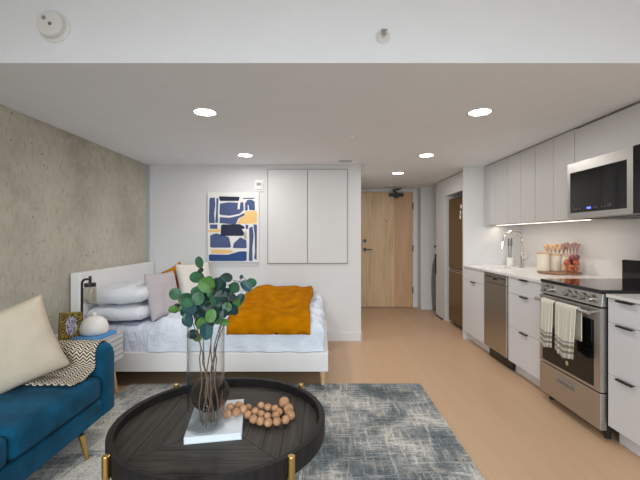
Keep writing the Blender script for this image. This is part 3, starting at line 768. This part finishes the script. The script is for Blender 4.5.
# ------------------------------------------------------------------ rug
rg = MB(); rx0, rx1, ry0, ry1 = -1.62, .845, .15, 3.235
tag(B(rx0, rx1, ry0, ry1, .001, .010).build('area_rug', M['rug'], bevel=.003), 'distressed grey, blue and cream area rug under the coffee table', 'rug')
RZ = .0105

# ------------------------------------------------------------------ bed
BX0, BX1, BY0, BY1 = -2.083, .060, 3.17, 4.55
t = thing('bed', (-1.0, 3.86, 0), 'white upholstered bed with headboard against the concrete wall', 'bed')
B(BX0, -2.0, BY0 - .02, BY1 + .012, .13, .958).build('headboard', M['bedwhite'], t, bevel=.014, seg=3)
fm = MB(); fm.box(-1.999, BX1, BY0, BY0 + .05, .13, .29); fm.box(-1.999, BX1, BY1 - .05, BY1, .13, .29); fm.box(BX1 - .05, BX1, BY0 + .05, BY1 - .05, .13, .29); 
B(-1.995, BX1 - .052, BY0 + .052, BY1 - .052, .134, .19).build('base_shade_panel', M['bedshade'], t)  # bed base panel, blackened to deepen the shade under the bed
fm.build('bed_frame', M['bedwhite'], t, bevel=.006)
for x, y, zl in ((BX1 - .045, BY0 + .045, RZ), (BX1 - .045, BY1 - .05, .001), (-1.93, BY0 + .045, .001), (-1.93, BY1 - .05, .001)):
    MB().cyl((x, y, .13), (x + (.0 if x > -1 else 0), y, zl), .028, .017, n=20).build('leg', M['oak'], t)
# drape profile: flat half length a, corner radius r, drop; p in arclength
def dprof(p, a, r):
    s = 1 if p >= 0 else -1; p = abs(p)
    if p <= a - r: return s * p, 0
    q = (p - (a - r)) / r
    if q <= PI / 2: return s * (a - r + r * math.sin(q)), r * (1 - math.cos(q))
    return s * a, r + (p - (a - r) - r * PI / 2)
def drape(name, cx, cy, ax, ay, r, ztop, zbot, mat, nx=70, ny=60, amp=.008, fr=5, seed=0, puff=0.0, left_open=False, dmul=1, solid=.0, slope=0, folds=0):
    ext = (ztop - zbot) + r * (PI / 2 - 1) * 1
    rows, uvs = [], []
    for i in range(nx + 1):
        row = []; uv = []
        p = -(ax - r + r * PI / 2 + ext - r) + 2 * (ax + ext - 2 * r + r * PI / 2) * i / nx
        for j in range(ny + 1):
            q = -(ay + ext - 2 * r + r * PI / 2) + 2 * (ay + ext - 2 * r + r * PI / 2) * j / ny
            x, dx = dprof(p, ax, r); y, dy = dprof(q, ay, r)
            z = ztop - max(dx, dy) if min(dx, dy) <= 0 else ztop - min(max(dx, dy) + .3 * min(dx, dy), ztop - zbot)
            z = max(z, zbot)
            up = max(0, 1 - (x / ax) ** 2) * max(0, 1 - (y / ay) ** 2)
            k = (z - zbot) / (ztop - zbot)
            nn = n3(x * fr + seed, y * fr, z * fr) + .5 * n3(x * fr * 2.3, y * fr * 2.3 + seed, z * 3)
            w_ = amp * nn
            fo = folds * math.sin(x * 26 + 4 * n3(x * 3, seed, 0)) * (1 - k)
            z2 = z + (w_ * 1.6 + puff * up + slope * (y / ay)) * min(1, k * 1.5)
            yy = y + (-(w_ + fo) if y < 0 else (w_ if dy == 0 else 0)) * (1 if dy > 0 else .2)
            xx = x + (w_ if dx > 0 else 0)
            row.append((cx + xx, cy + yy, z2)); uv.append((x, y))
        rows.append(row); uvs.append(uv)
    return MB().grid(rows, uvs).build(name, mat, smooth=True, solid=solid)
o = drape('mattress', -.985, 3.86, .985, .655, .06, .505, .21, M['sheet'], amp=.006, fr=9, seed=3)
# close the mattress with an underside
tag(o, 'mattress in a pale lilac fitted sheet on the white bed', 'mattress')
dv = drape('duvet', -.71, 3.855, .735, .672, .085, .565, .295, M['linen'], nx=110, ny=80, amp=.020, fr=6, seed=11, puff=.045, slope=.025, folds=.010)
tag(dv, 'puffy white duvet spread over the foot half of the bed', 'duvet')
# mustard throw across the bed
def duvet_top(x, y):
    ax, ay = .735, .672; X = x + .71; Y = y - 3.855
    up = max(0, 1 - (X / ax) ** 2) * max(0, 1 - (Y / ay) ** 2)
    return .565 + .045 * up + .025 * Y / ay
rows, uvs = [], []
ny_, nx_ = 60, 40
for i in range(nx_ + 1):
    u = i / nx_; row = []; uv = []
    for j in range(ny_ + 1):
        v = j / ny_; s = -.30 + v * 1.62   # along the drape; 0 = near edge
        xw = -.80 + .70 * u + .012 * math.sin(v * 9 + 1) + .05 * v * (1 - u)
        if s < 0:
            rr = .09
            a = min(PI / 2, -s / rr * 1.0); dz = rr * math.sin(a) * 0 
            q = -s
            if q < rr * PI / 2: yy = 3.855 - .672 + rr - rr * math.sin(q / rr) - .016; z = duvet_top(xw, 3.27) - rr * (1 - math.cos(q / rr))
            else: yy = 3.855 - .672 - .016; z = duvet_top(xw, 3.27) - rr - (q - rr * PI / 2)
            z = max(z, .43)
            yy -= .010 * abs(math.sin(u * 11)) * min(1, q / .15)
            z += .022
        else:
            yy = 3.855 - .672 + .09 + s * .93 - .016; yy = min(yy, 4.51)
            z = duvet_top(xw, yy) + .034 + .045 * min(1, s / 1.1) + .018 * n3(xw * 7, yy * 7, 1) + .008 * math.sin(u * 14 + v * 5)
            if s > 1.15: z -= 0
        edge = min(u, 1 - u) * nx_
        if edge < 1: z -= .008
        row.append((xw, yy, z)); uv.append((u, v))
    rows.append(row); uvs.append(uv)
tag(MB().grid(rows, uvs).build('throw_blanket', M['mustard'], smooth=True, solid=.016), 'mustard yellow throw blanket laid across the white duvet', 'blanket')

def pillow(name, c, ux, uy, sx, sy, th, mat, label, cat='pillow', group=None, pinch=.07, wr=.006, seed=0, n=26, pw=.45):
    """c centre, ux/uy in-plane axes, sx/sy half sizes, th half thickness"""
    c = Vector(c); ux = Vector(ux).normalized(); uy = Vector(uy); uy = (uy - ux * uy.dot(ux)).normalized(); nz = ux.cross(uy)
    m = MB()
    for sgn in (1, -1):
        rows = []; uvs = []
        for i in range(n + 1):
            row = []; uv = []
            for j in range(n + 1):
                u = -1 + 2 * i / n; v = -1 + 2 * j / n
                u = math.copysign(abs(u) ** .8, u); v = math.copysign(abs(v) ** .8, v)
                h = max(0, (1 - u ** 4) * (1 - v ** 4)) ** pw
                uu = u * (1 - pinch * (1 - v * v)); vv = v * (1 - pinch * (1 - u * u))
                w_ = wr * n3(u * 2.2 + seed, v * 2.2, sgn * 3.1) * h * 2 + wr * .7 * n3(u * 6 + seed, v * 6, sgn) * h
                row.append(c + ux * uu * sx + uy * vv * sy + nz * (sgn * (th * h) + w_)); uv.append((uu * sx, vv * sy))
            rows.append(row); uvs.append(uv)
        m.grid(rows, uvs)
    o = m.build(name, mat, smooth=True)
    return tag(o, label, cat, group)
G1 = 'white sleeping pillows stacked at the headboard'
pillow('bed_pillow', (-1.765, 3.585, .59), (0, 1, 0), (1, 0, 0), .37, .235, .074, M['pillow_w'], 'lower white pillow of the stack nearest the camera', group=G1, pinch=-.01, pw=.33, seed=1, wr=.01)
pillow('bed_pillow', (-1.77, 3.585, .75), (0, 1, 0), (1, 0, .04), .37, .24, .084, M['pillow_w'], 'upper white pillow of the stack nearest the camera', group=G1, pinch=-.01, pw=.33, seed=2, wr=.01)
pillow('bed_pillow', (-1.78, 4.25, .59), (0, 1, 0), (1, 0, 0), .29, .225, .082, M['pillow_w'], 'lower white pillow of the stack by the painted wall', group=G1, pinch=-.01, pw=.33, seed=3)
pillow('bed_pillow', (-1.80, 4.25, .75), (0, 1, 0), (1, 0, .05), .29, .225, .088, M['pillow_w'], 'upper white pillow of the stack by the painted wall', group=G1, pinch=-.01, pw=.33, seed=4)
pillow('throw_pillow', (-1.475, 3.55, .715), (.28, .95, 0), (-.22, 0, 1), .195, .215, .058, M['lilac'], 'lilac grey square pillow standing against the stacked pillows', 'pillow', seed=5)
pillow('throw_pillow', (-1.52, 4.02, .76), (.35, .9, 0.35), (-.25, -.3, 1), .14, .20, .04, M['mustard'], 'mustard yellow pillow peeking between lilac and cream pillows', 'pillow', seed=6)
pillow('throw_pillow', (-1.335, 4.05, .745), (.45, .9, 0), (-.22, .05, 1), .23, .24, .062, M['ivory'], 'cream square pillow behind the eucalyptus leaves', 'pillow', seed=7)

# ------------------------------------------------------------------ nightstand and what is on it
NX0, NX1, NY0, NY1 = -2.07, -1.615, 2.56, 3.09
t = thing('nightstand', (-1.84, 2.83, 0), 'white nightstand with slatted drawer front between sofa and bed', 'nightstand')
B(NX0, NX1, NY0, NY1, .275, .49).build('body', M['lam'], t, bevel=.004)
B(NX0 - .005, NX1 + .008, NY0 - .006, NY1 + .006, .4905, .50).build('top', M['lam'], t, bevel=.002)
dm = B(NX1 + .0005, NX1 + .010, NY0 + .01, NY1 - .01, .285, .48).build('drawer_front', M['lam'], t)
gm = MB()
for k in range(4): gm.box(NX1 + .0101, NX1 + .0112, NY0 + .01, NY1 - .01, .318 + k * .042, .324 + k * .042)
gm.build('grooves', M['shadowgap'], dm)
for x, y, dx, dy in ((NX1 - .06, NY1 - .06, .03, .03), (NX1 - .06, NY0 + .06, .03, -.03), (NX0 + .06, NY1 - .06, -.01, .03), (NX0 + .06, NY0 + .06, -.01, -.03)):
    MB().cyl((x, y, .275), (x + dx, y + dy, .003 if x + dx < -1.64 else RZ), .019, .012).build('leg', M['oak'], t)
t = thing('picture_frame', (-1.84, 2.80, .50), 'small gold framed picture with oval pattern leaning on the nightstand', 'picture frame')
ux = Vector((.66, .70, -.08)).normalized(); uz = Vector((-.14, .16, .98)); uz = (uz - ux * uz.dot(ux)).normalized(); nn = ux.cross(uz)
def slab(mb, c, hx, hz, th):
    c = Vector(c); p = []
    for s in (-1, 1):
        for (a, b) in ((-1, -1), (1, -1), (1, 1), (-1, 1)): p.append(c + ux * a * hx + uz * b * hz + nn * s * th / 2)
    mb.add(p, [(3, 2, 1, 0), (4, 5, 6, 7), (0, 1, 5, 4), (1, 2, 6, 5), (2, 3, 7, 6), (3, 0, 4, 7)], [(0, 0), (1, 0), (1, 1), (0, 1)] * 2)
c = Vector((-1.845, 2.80, .6015)); m = MB(); slab(m, c, .073, .099, .03); m.build('frame', M['goldframe'], t, bevel=.004)
m = MB(); slab(m, c + nn * .0165, .058, .084, .003); m.build('picture', M['picture'], t)
bk = MB().box(-1.79, -1.615, 2.73, 2.99, .501, .526, rot=-.12)
tag(bk.build('book', M['bluebook'], bevel=.002), 'sky blue book lying under the white dome on the nightstand', 'book')
t = thing('domed_jar', (-1.715, 2.875, .527), 'white ceramic domed jar with small knob on the blue book', 'jar')
hh = .527
MB().lathe(-1.715, 2.875, [(0, hh), (.085, hh), (.094, hh + .012), (.098, hh + .035), (.094, hh + .065), (.08, hh + .098), (.055, hh + .122), (.02, hh + .135), (0, hh + .137)], 44).build('body', M['ceramicwhite'], t, smooth=True)
MB().ball((-1.715, 2.875, hh + .147), .015, .015, .013).build('knob', M['ceramicwhite'], t, smooth=True)
t = thing('table_lamp', (-1.90, 3.02, .50), 'black metal lamp with hanging glass shade at the headboard', 'lamp')
MB().lathe(-1.90, 3.02, [(0, .501), (.055, .501), (.055, .512), (0, .514)]).build('base', M['black'], t)
MB().tube([(-1.90, 3.02, .51), (-1.90, 3.02, .87)] + [(-1.865 - .035 * math.cos(q), 3.02, .885 + .035 * math.sin(q)) for q in [PI / 2 * k / 6 for k in range(7)]] + [(-1.835, 3.02, .92)], .009).build('pole', M['black'], t, smooth=True)
MB().cyl((-1.835, 3.02, .945), (-1.835, 3.02, .87), .011).cyl((-1.835, 3.02, .89), (-1.835, 3.02, .862), .042, n=28).build('socket', M['black'], t)
MB().lathe(-1.835, 3.02, [(.040, .861), (.047, .85), (.047, .73), (.044, .73), (.044, .849), (.038, .858)]).build('shade', M['lampglass'], t, smooth=False)
MB().ball((-1.835, 3.02, .825), .018, .018, .026).build('bulb', M['creamware'], t, smooth=True)

# ------------------------------------------------------------------ sofa
SXF, SXB, SA, SB = -1.33, -2.075, .55, 2.435
t = thing('sofa', (-1.7, 1.5, 0), 'blue velvet sofa with rolled arm and brass legs against concrete wall', 'sofa')
B(SXB + .02, SXF + .012, SA + .14, SB - .135, .165, .285).build('base', M['velvet'], t, bevel=.02, seg=3)
def soft_box(x0, x1, y0, y1, z0, z1, rad, puff=.012, n=14, seed=0):
    pts = []; m = MB()
    cx, cy, cz = (x0 + x1) / 2, (y0 + y1) / 2, (z0 + z1) / 2; hx, hy, hz = (x1 - x0) / 2, (y1 - y0) / 2, (z1 - z0) / 2
    def P(a, b, c):
        v = Vector((a * hx, b * hy, c * hz)); core = Vector((max(-hx + rad, min(hx - rad, v.x)), max(-hy + rad, min(hy - rad, v.y)), max(-hz + rad, min(hz - rad, v.z))))
        d = v - core
        if d.length > 1e-6: v = core + d.normalized() * rad
        k = (1 - a * a) * (1 - b * b) if abs(c) >= .999 else ((1 - a * a) * (1 - c * c) if abs(b) >= .999 else (1 - b * b) * (1 - c * c))
        ax = Vector((0, 0, c)) if abs(c) >= .999 else (Vector((0, b, 0)) if abs(b) >= .999 else Vector((a, 0, 0)))
        v = v + ax * puff * max(0, k) ** .6 + Vector((1, 1, 1)) * .004 * n3(v.x * 6 + seed, v.y * 6, v.z * 6)
        return Vector((cx, cy, cz)) + v
    g = [-1 + 2 * k / n for k in range(n + 1)]; g = [math.sin(PI / 2 * q) for q in g]
    for s in (-1, 1):
        m.grid([[P(a, b, s) for b in g] for a in g]); m.grid([[P(a, s, b) for b in g] for a in g]); m.grid([[P(s, a, b) for b in g] for a in g])
    return m
for y0, y1, sd in ((1.618, 2.292, 1), (.70, 1.612, 4)):
    soft_box(-1.90, SXF + .015, y0, y1, .288, .425, .035, .010, seed=sd).build('seat_cushion', M['velvet'], t, smooth=True)
B(SXB, -1.90, SA + .14, SB - .02, .165, .74).build('backrest', M['velvet'], t, bevel=.05, seg=5)
for y0, y1 in ((2.298, SB), (SA, SA + .137)):
    # arm: upright slab with a rounded top, slightly flared
    pts = []; m = MB(); yc = (y0 + y1) / 2; hw = (y1 - y0) / 2; prof = []
    for k in range(9): prof.append((yc - hw, .165 + (.53 - .165) * k / 8))
    for k in range(1, 12): a = PI - PI * k / 12; prof.append((yc + hw * math.cos(a), .53 + .066 * math.sin(a)))
    for k in range(9): prof.append((yc + hw, .53 - (.53 - .165) * k / 8))
    xs = [SXB + .05, -1.8, -1.55, -1.40, SXF - .01, SXF + .006, SXF + .014]; sc = [1, 1, 1, 1, 1, .9, .78]
    rows = [[(x, yc + (y - yc) * s, .30 + (z - .30) * (1 if s == 1 else .5 + .5 * s)) for y, z in prof] for x, s in zip(xs, sc)]
    m.grid(rows, closed_v=True); nP = len(prof); m.add(rows[0], [tuple(range(nP))]); m.add(rows[-1], [tuple(range(nP))])
    m.build('arm', M['velvet'], t, smooth=True)
for x, y, dx, dy in ((-1.325, 2.10, .014, .03), (-1.40, .72, .085, -.03), (-1.98, 2.12, -.03, .03), (-1.98, .72, -.03, -.03)):
    MB().cyl((x, y, .165), (x + dx, y + dy, (RZ + .0015) if x + dx > -1.62 else .001), .017, .009).build('leg', M['gold'], t)
# herringbone throw over the far arm
prof = [(2.06, .442), (2.10, .440), (2.16, .440), (2.22, .444), (2.268, .452), (2.286, .48), (2.286, .53)]
prof += [(2.3665 - .082 * math.cos(PI * k / 10), .53 + .078 * math.sin(PI * k / 10)) for k in range(1, 10)]
prof += [(2.450, .53), (2.452, .42), (2.455, .30), (2.457, .18), (2.458, .13)]
def resamp(pr, n):
    d = [0]
    for a, b in zip(pr, pr[1:]): d.append(d[-1] + math.dist(a, b))
    out = []
    for k in range(n + 1):
        s = d[-1] * k / n; i = max(q for q in range(len(d)) if d[q] <= s + 1e-9); i = min(i, len(pr) - 2)
        f = (s - d[i]) / (d[i + 1] - d[i]); out.append((pr[i][0] + f * (pr[i + 1][0] - pr[i][0]), pr[i][1] + f * (pr[i + 1][1] - pr[i][1]), s))
    return out
pr = resamp(prof, 70); rows = []; uvs = []
for i in range(31):
    u = i / 30; row = []; uv = []
    for (y, z, s) in pr:
        x0_, x1_ = -1.86, -1.365
        x = x0_ + (x1_ - x0_) * u
        if s < .40: x += (.40 - s) * (.05 * u - .1 * (1 - u)) ; 
        wv = .008 * n3(x * 9, s * 9, 2)
        zz = z + (abs(wv) + (.010 * abs(math.sin(s * 20 + x * 6)) if s < .33 else 0)); 
        if y < 2.28 and s < .33 : yy = y + .06 * (1 - u) * (1 if s < .02 else .5)
        else: yy = y - (abs(wv) if y < 2.3 else (-abs(wv) if y > 2.44 else 0))
        row.append((x, yy, zz)); uv.append((x, s))
    rows.append(row); uvs.append(uv)
tt = thing('herringbone_throw', (-1.6, 2.3, .43), 'black and cream herringbone throw draped over the blue sofa arm', 'blanket')
MB().grid(rows, uvs).build('blanket', M['herring'], tt, smooth=True, solid=.006)
fg = MB()
for k in range(26):
    x = -1.85 + k * .0193; fg.tube([(x, 2.459, .135), (x + random.uniform(-.004, .004), 2.462, .09), (x + random.uniform(-.008, .008), 2.463, .045)], .0035, 6)
fg.build('fringe', M['cream'], tt)
pillow('sofa_cushion', (-1.715, 2.02, .638), (.68, .62, .30), (-.34, -.2, 1), .27, .225, .080, M['cream'], 'large cream woven cushion leaning on the blue sofa', 'cushion', seed=9, wr=.004)

# ------------------------------------------------------------------ coffee table
TX, TY, TR, TT = -.444, 1.715, .4617, .455
t = thing('coffee_table', (TX, TY, 0), 'round black wooden tray coffee table with four brass legs', 'coffee table')
B_ = MB().lathe(TX, TY, [(0, .385), (TR - .028, .385), (TR - .028, .415), (0, .415)], 96).build('tray_floor', M['tray'], t)
MB().lathe(TX, TY, [(TR - .0275, .375), (TR - .004, .375), (TR, .380), (TR, TT - .004), (TR - .004, TT), (TR - .024, TT), (TR - .0275, TT - .004), (TR - .0275, .375)], 96).build('tray_rim', M['trayrim'], t, smooth=False)
for a in (45, 135, 225, 315):
    ca, sa = math.cos(math.radians(a)), math.sin(math.radians(a)); r = TR + .0145
    x, y = TX + r * ca, TY + r * sa
    m = MB().cyl((x, y, RZ), (x, y, TT + .010), .0135, n=24)
    m.build('leg', M['gold'], t, bevel=.002)
    MB().cyl((x, y, .36), (TX + (TR - .1) * ca, TY + (TR - .1) * sa, .36), .008).build('bracket', M['gold'], t)
for a in (45, 135):
    ca, sa = math.cos(math.radians(a)), math.sin(math.radians(a)); r = TR + .01
    MB().cyl((TX - r * ca, TY - r * sa, .12), (TX + r * ca, TY + r * sa, .12), .007).build('stretcher', M['gold'], t)
TF = .4155
# book
t = thing('coffee_table_book', (-.4715, 1.7235, TF), 'large pale blue-white book lying on the black table under vase', 'book')
rot = math.radians(10); cc = (-.4715, 1.7235, 0)
def rb(x0, x1, y0, y1, z0, z1): return MB().box(cc[0] + x0, cc[0] + x1, cc[1] + y0, cc[1] + y1, z0, z1, rot=rot, c=cc)
rb(-.115, .115, -.165, .165, TF, TF + .003).build('back_cover', M['cover'], t)
rb(-.111, .111, -.161, .161, TF + .003, TF + .0265).build('pages', M['paper'], t)
rb(-.115, .115, -.165, .165, TF + .0265, TF + .0295).build('front_cover', M['cover'], t)
rb(-.1155, -.111, -.165, .165, TF + .003, TF + .0265).build('spine', M['cover'], t)
TB = TF + .030
VX_, VY_, VR = -.492, 1.626, .078
m = MB().lathe(VX_, VY_, [(0, TB), (VR - .006, TB), (VR, TB + .006), (VR, .880), (VR - .0015, .882), (VR - .003, .880), (VR - .003, TB + .012), (0, TB + .010)], 64)
tag(m.build('glass_vase', M['vaseglass'], smooth=False), 'tall clear glass cylinder vase standing on the book', 'vase')
m = MB().lathe(-.525, 1.803, [(0, TB), (.045, TB), (.072, TB + .022), (.087, TB + .055), (.089, TB + .075), (.080, TB + .108), (.058, TB + .134), (.03, TB + .146), (0, TB + .149)], 48)
tag(m.build('round_ornament', M['darkball'], smooth=True), 'dark brown round ornament on the book behind the glass vase', 'ornament')
# eucalyptus
t = thing('eucalyptus_bunch', (VX_, VY_, TB + .012), 'eucalyptus branches with round blue-green leaves in the glass vase', 'plant')
def zp(zx, zy, dy=0): return at(160 + zx / 4.8, 250 + zy / 4.8, VY_ + dy)
tips = [zp(190, 40, .0), zp(75, 205, -.04), zp(130, 250, .03), zp(300, 130, .04), zp(395, 130, -.02), zp(400, 235, .03), zp(250, 190, -.06), zp(345, 200, -.05)]
stems = []
for k, tip in enumerate(tips):
    a = 2 * PI * k / len(tips) + .6
    fr_, nr_ = random.uniform(.012, .05), random.uniform(.01, .045)
    foot = Vector((VX_ + .01 + fr_ * math.cos(a * 1.3), VY_ + fr_ * math.sin(a * 1.3), TB + .014))
    neck = Vector((VX_ + nr_ * (tip.x - VX_) / .16 + .004, VY_ - .03 * math.sin(a), random.uniform(.70, .80)))
    ctl = neck + (tip - neck) * .4 + Vector((0, 0, .07))
    path = [foot + (neck - foot) * q / 8 + Vector((.006 * math.sin(q * 1.3 + k), 0, 0)) for q in range(8)]
    for q in range(13):
        s = q / 12; path.append((1 - s) ** 2 * neck + 2 * s * (1 - s) * ctl + s * s * tip)
    stems.append(path)
leaves = [(190, 62, 26, 2, 0), (180, 130, 31, 2, 0), (228, 168, 36, 3, -.05), (75, 213, 26, 2, -.04), (122, 236, 34, 2, -.02), (138, 278, 36, 1, -.04), (140, 335, 34, 1, -.05), (130, 300, 30, 0, -.02),
    (220, 388, 38, 1, -.07), (183, 243, 28, 1, -.03), (290, 178, 38, 0, -.02), (300, 145, 28, 2, .04), (362, 182, 32, 2, -.01), (410, 172, 30, 1, -.02), (437, 155, 24, 2, 0), (385, 238, 26, 1, .02),
    (352, 285, 29, 0, -.03), (330, 245, 28, 0, .0), (245, 312, 30, 3, -.06), (205, 208, 24, 0, .02), (215, 290, 36, 0, -.02), (255, 255, 38, 0, -.01), (160, 405, 26, 0, .0), (65, 285, 20, 3, -.02), (180, 420, 22, 3, .02),
    (250, 215, 34, 2, .03), (275, 330, 28, 2, -.02), (200, 350, 28, 3, -.03), (320, 210, 30, 1, .04), (170, 200, 22, 2, .05), (240, 350, 30, 0, .03), (300, 300, 24, 2, .04), (185, 300, 28, 0, .04), (345, 225, 24, 0, -.04),
    (392, 130, 10, 1, 0), (100, 285, 12, 3, 0), (195, 100, 14, 0, 0), (310, 345, 18, 3, 0), (270, 285, 30, 0, .05), (225, 235, 30, 2, .05), (290, 225, 30, 0, -.04)]
for k in range(48): leaves.append((random.gauss(248, 58), random.gauss(262, 52), random.uniform(15, 30), random.choice([0, 0, 0, 1, 2, 2, 3]), random.uniform(-.05, .09)))
fol = [MB() for _ in tips]
for (zx, zy, r, c, dy) in leaves:
    p = zp(zx, zy, dy); R_ = r / 4.8 * (VY_ + dy) / F
    bi, bp, bd = 0, None, 9
    for i, path in enumerate(stems):
        for q in path[9:]:
            d = (q - p).length
            if d < bd: bi, bp, bd = i, q, d
    axis = (p - bp); axis = axis.normalized() if axis.length > .01 else Vector((random.uniform(-1, 1), 0, .5)).normalized()
    facing = Vector((random.uniform(-.6, .6), -1, random.uniform(-.3, .9))).normalized()
    side = axis.cross(facing)
    if side.length < .2: axis = Vector((.2, 0, 1)); side = axis.cross(facing)
    side.normalize(); up = facing.cross(side).normalized()
    m = fol[bi]; m.cur = c
    n = 14; ring = []; mid = []; fold = random.uniform(.05, .3); R_ *= 1.12; asp = random.uniform(.72, 1.0)
    for k in range(n):
        a = 2 * PI * k / n; rr = R_ * (1 + .10 * math.cos(a)); q = side * rr * asp * math.sin(a) + up * rr * math.cos(a)
        fo = abs(math.sin(a)) * R_ * fold; ring.append(p + q + facing * (fo + R_ * .08 * math.cos(a + bi))); mid.append(p + q * .55 + facing * fo * .5)
    vs = ring + mid + [p + facing * 0.0]
    fs = [(k, (k + 1) % n, n + (k + 1) % n, n + k) for k in range(n)] + [(n + k, n + (k + 1) % n, 2 * n) for k in range(n)]
    m.add(vs, fs)
    if bd > R_ * .7: m.cur = 4; m.tube([bp, (bp + p) / 2 + Vector((0, 0, -.003)), p - (p - bp).normalized() * R_ * .5], .0012, 5)
LM = [M['leaf_dark'], M['leaf_blue'], M['leaf_mid'], M['leaf_bright'], M['stem']]
for k, path in enumerate(stems):
    b = MB().tube(path, .0032, 7, .0014).build('branch', M['stem'], t, smooth=True)
    if fol[k].v: fol[k].build('foliage', LM, b, smooth=False, solid=.0006)
# bead garland
t = thing('bead_garland', (-.27, 1.66, TF), 'string of raw wooden beads trailing from the book onto table', 'bead garland')
zb = [(228, 322, 0), (245, 293, 0), (268, 315, 0), (275, 286, 0), (297, 300, 0), (320, 296, 1), (318, 325, 1), (343, 345, 1), (372, 353, 1), (407, 360, 1), (444, 355, 1), (482, 347, 1), (497, 318, 1),
    (350, 312, 1), (375, 324, 1), (403, 334, 1), (440, 330, 1), (378, 288, 1), (405, 294, 1), (434, 300, 1), (452, 314, 1)]
rB = .0195; path = []; proto = None; cents = []
for zx, zy, on in zb:
    px, py = 175 + zx / 4.36, 340 + zy / 4.36
    zc = (TF if on else TB) + rB + (.002)
    Yb = (H - zc) * F / (py - VY); p = Vector(((px - VX) / F * Yb, Yb, zc))
    if p.x > TX - 1: cents.append(p)
# relax overlaps so that the beads touch instead of crossing
for it in range(60):
    for i in range(len(cents)):
        for j in range(i):
            d = cents[i] - cents[j]; d.z = 0
            if d.length < 2 * rB * 1.0 and abs(cents[i].z - cents[j].z) < rB:
                s = (2 * rB - d.length) / 2 * 1.02; d = d.normalized() if d.length > 1e-6 else Vector((1, 0, 0))
                cents[i] += d * s; cents[j] -= d * s
        dv_ = cents[i] - Vector((VX_, VY_, cents[i].z))
        if dv_.length < VR + rB: cents[i] += dv_.normalized() * (VR + rB - dv_.length)
me = None
for i, p in enumerate(cents):
    m = MB().ball(p, rB, rB, rB * .95, 20, 12); m.build('bead', M['bead'], t, smooth=True)
order = cents[:13]
MB().tube([p for p in cents[:13]], .002, 6).build('string', M['string'], t)
MB().tube([p for p in cents[13:17]], .002, 6).build('string', M['string'], t)
# tassel of larger turned beads at the end
e0 = at(175 + 470 / 4.36, 340 + 262 / 4.36, 1.80); e0.z = TF + .040; e0.y = 1.865
for dx, dy, dz, rx, rz in ((0, 0, .0, .027, .029), (.026, -.052, -.006, .025, .024), (.040, -.103, -.012, .021, .021)):
    MB().ball(e0 + Vector((dx, dy, dz - .012)), rx, rx * 1.1, rz, 22, 12).build('large_bead', M['bead'], t, smooth=True)
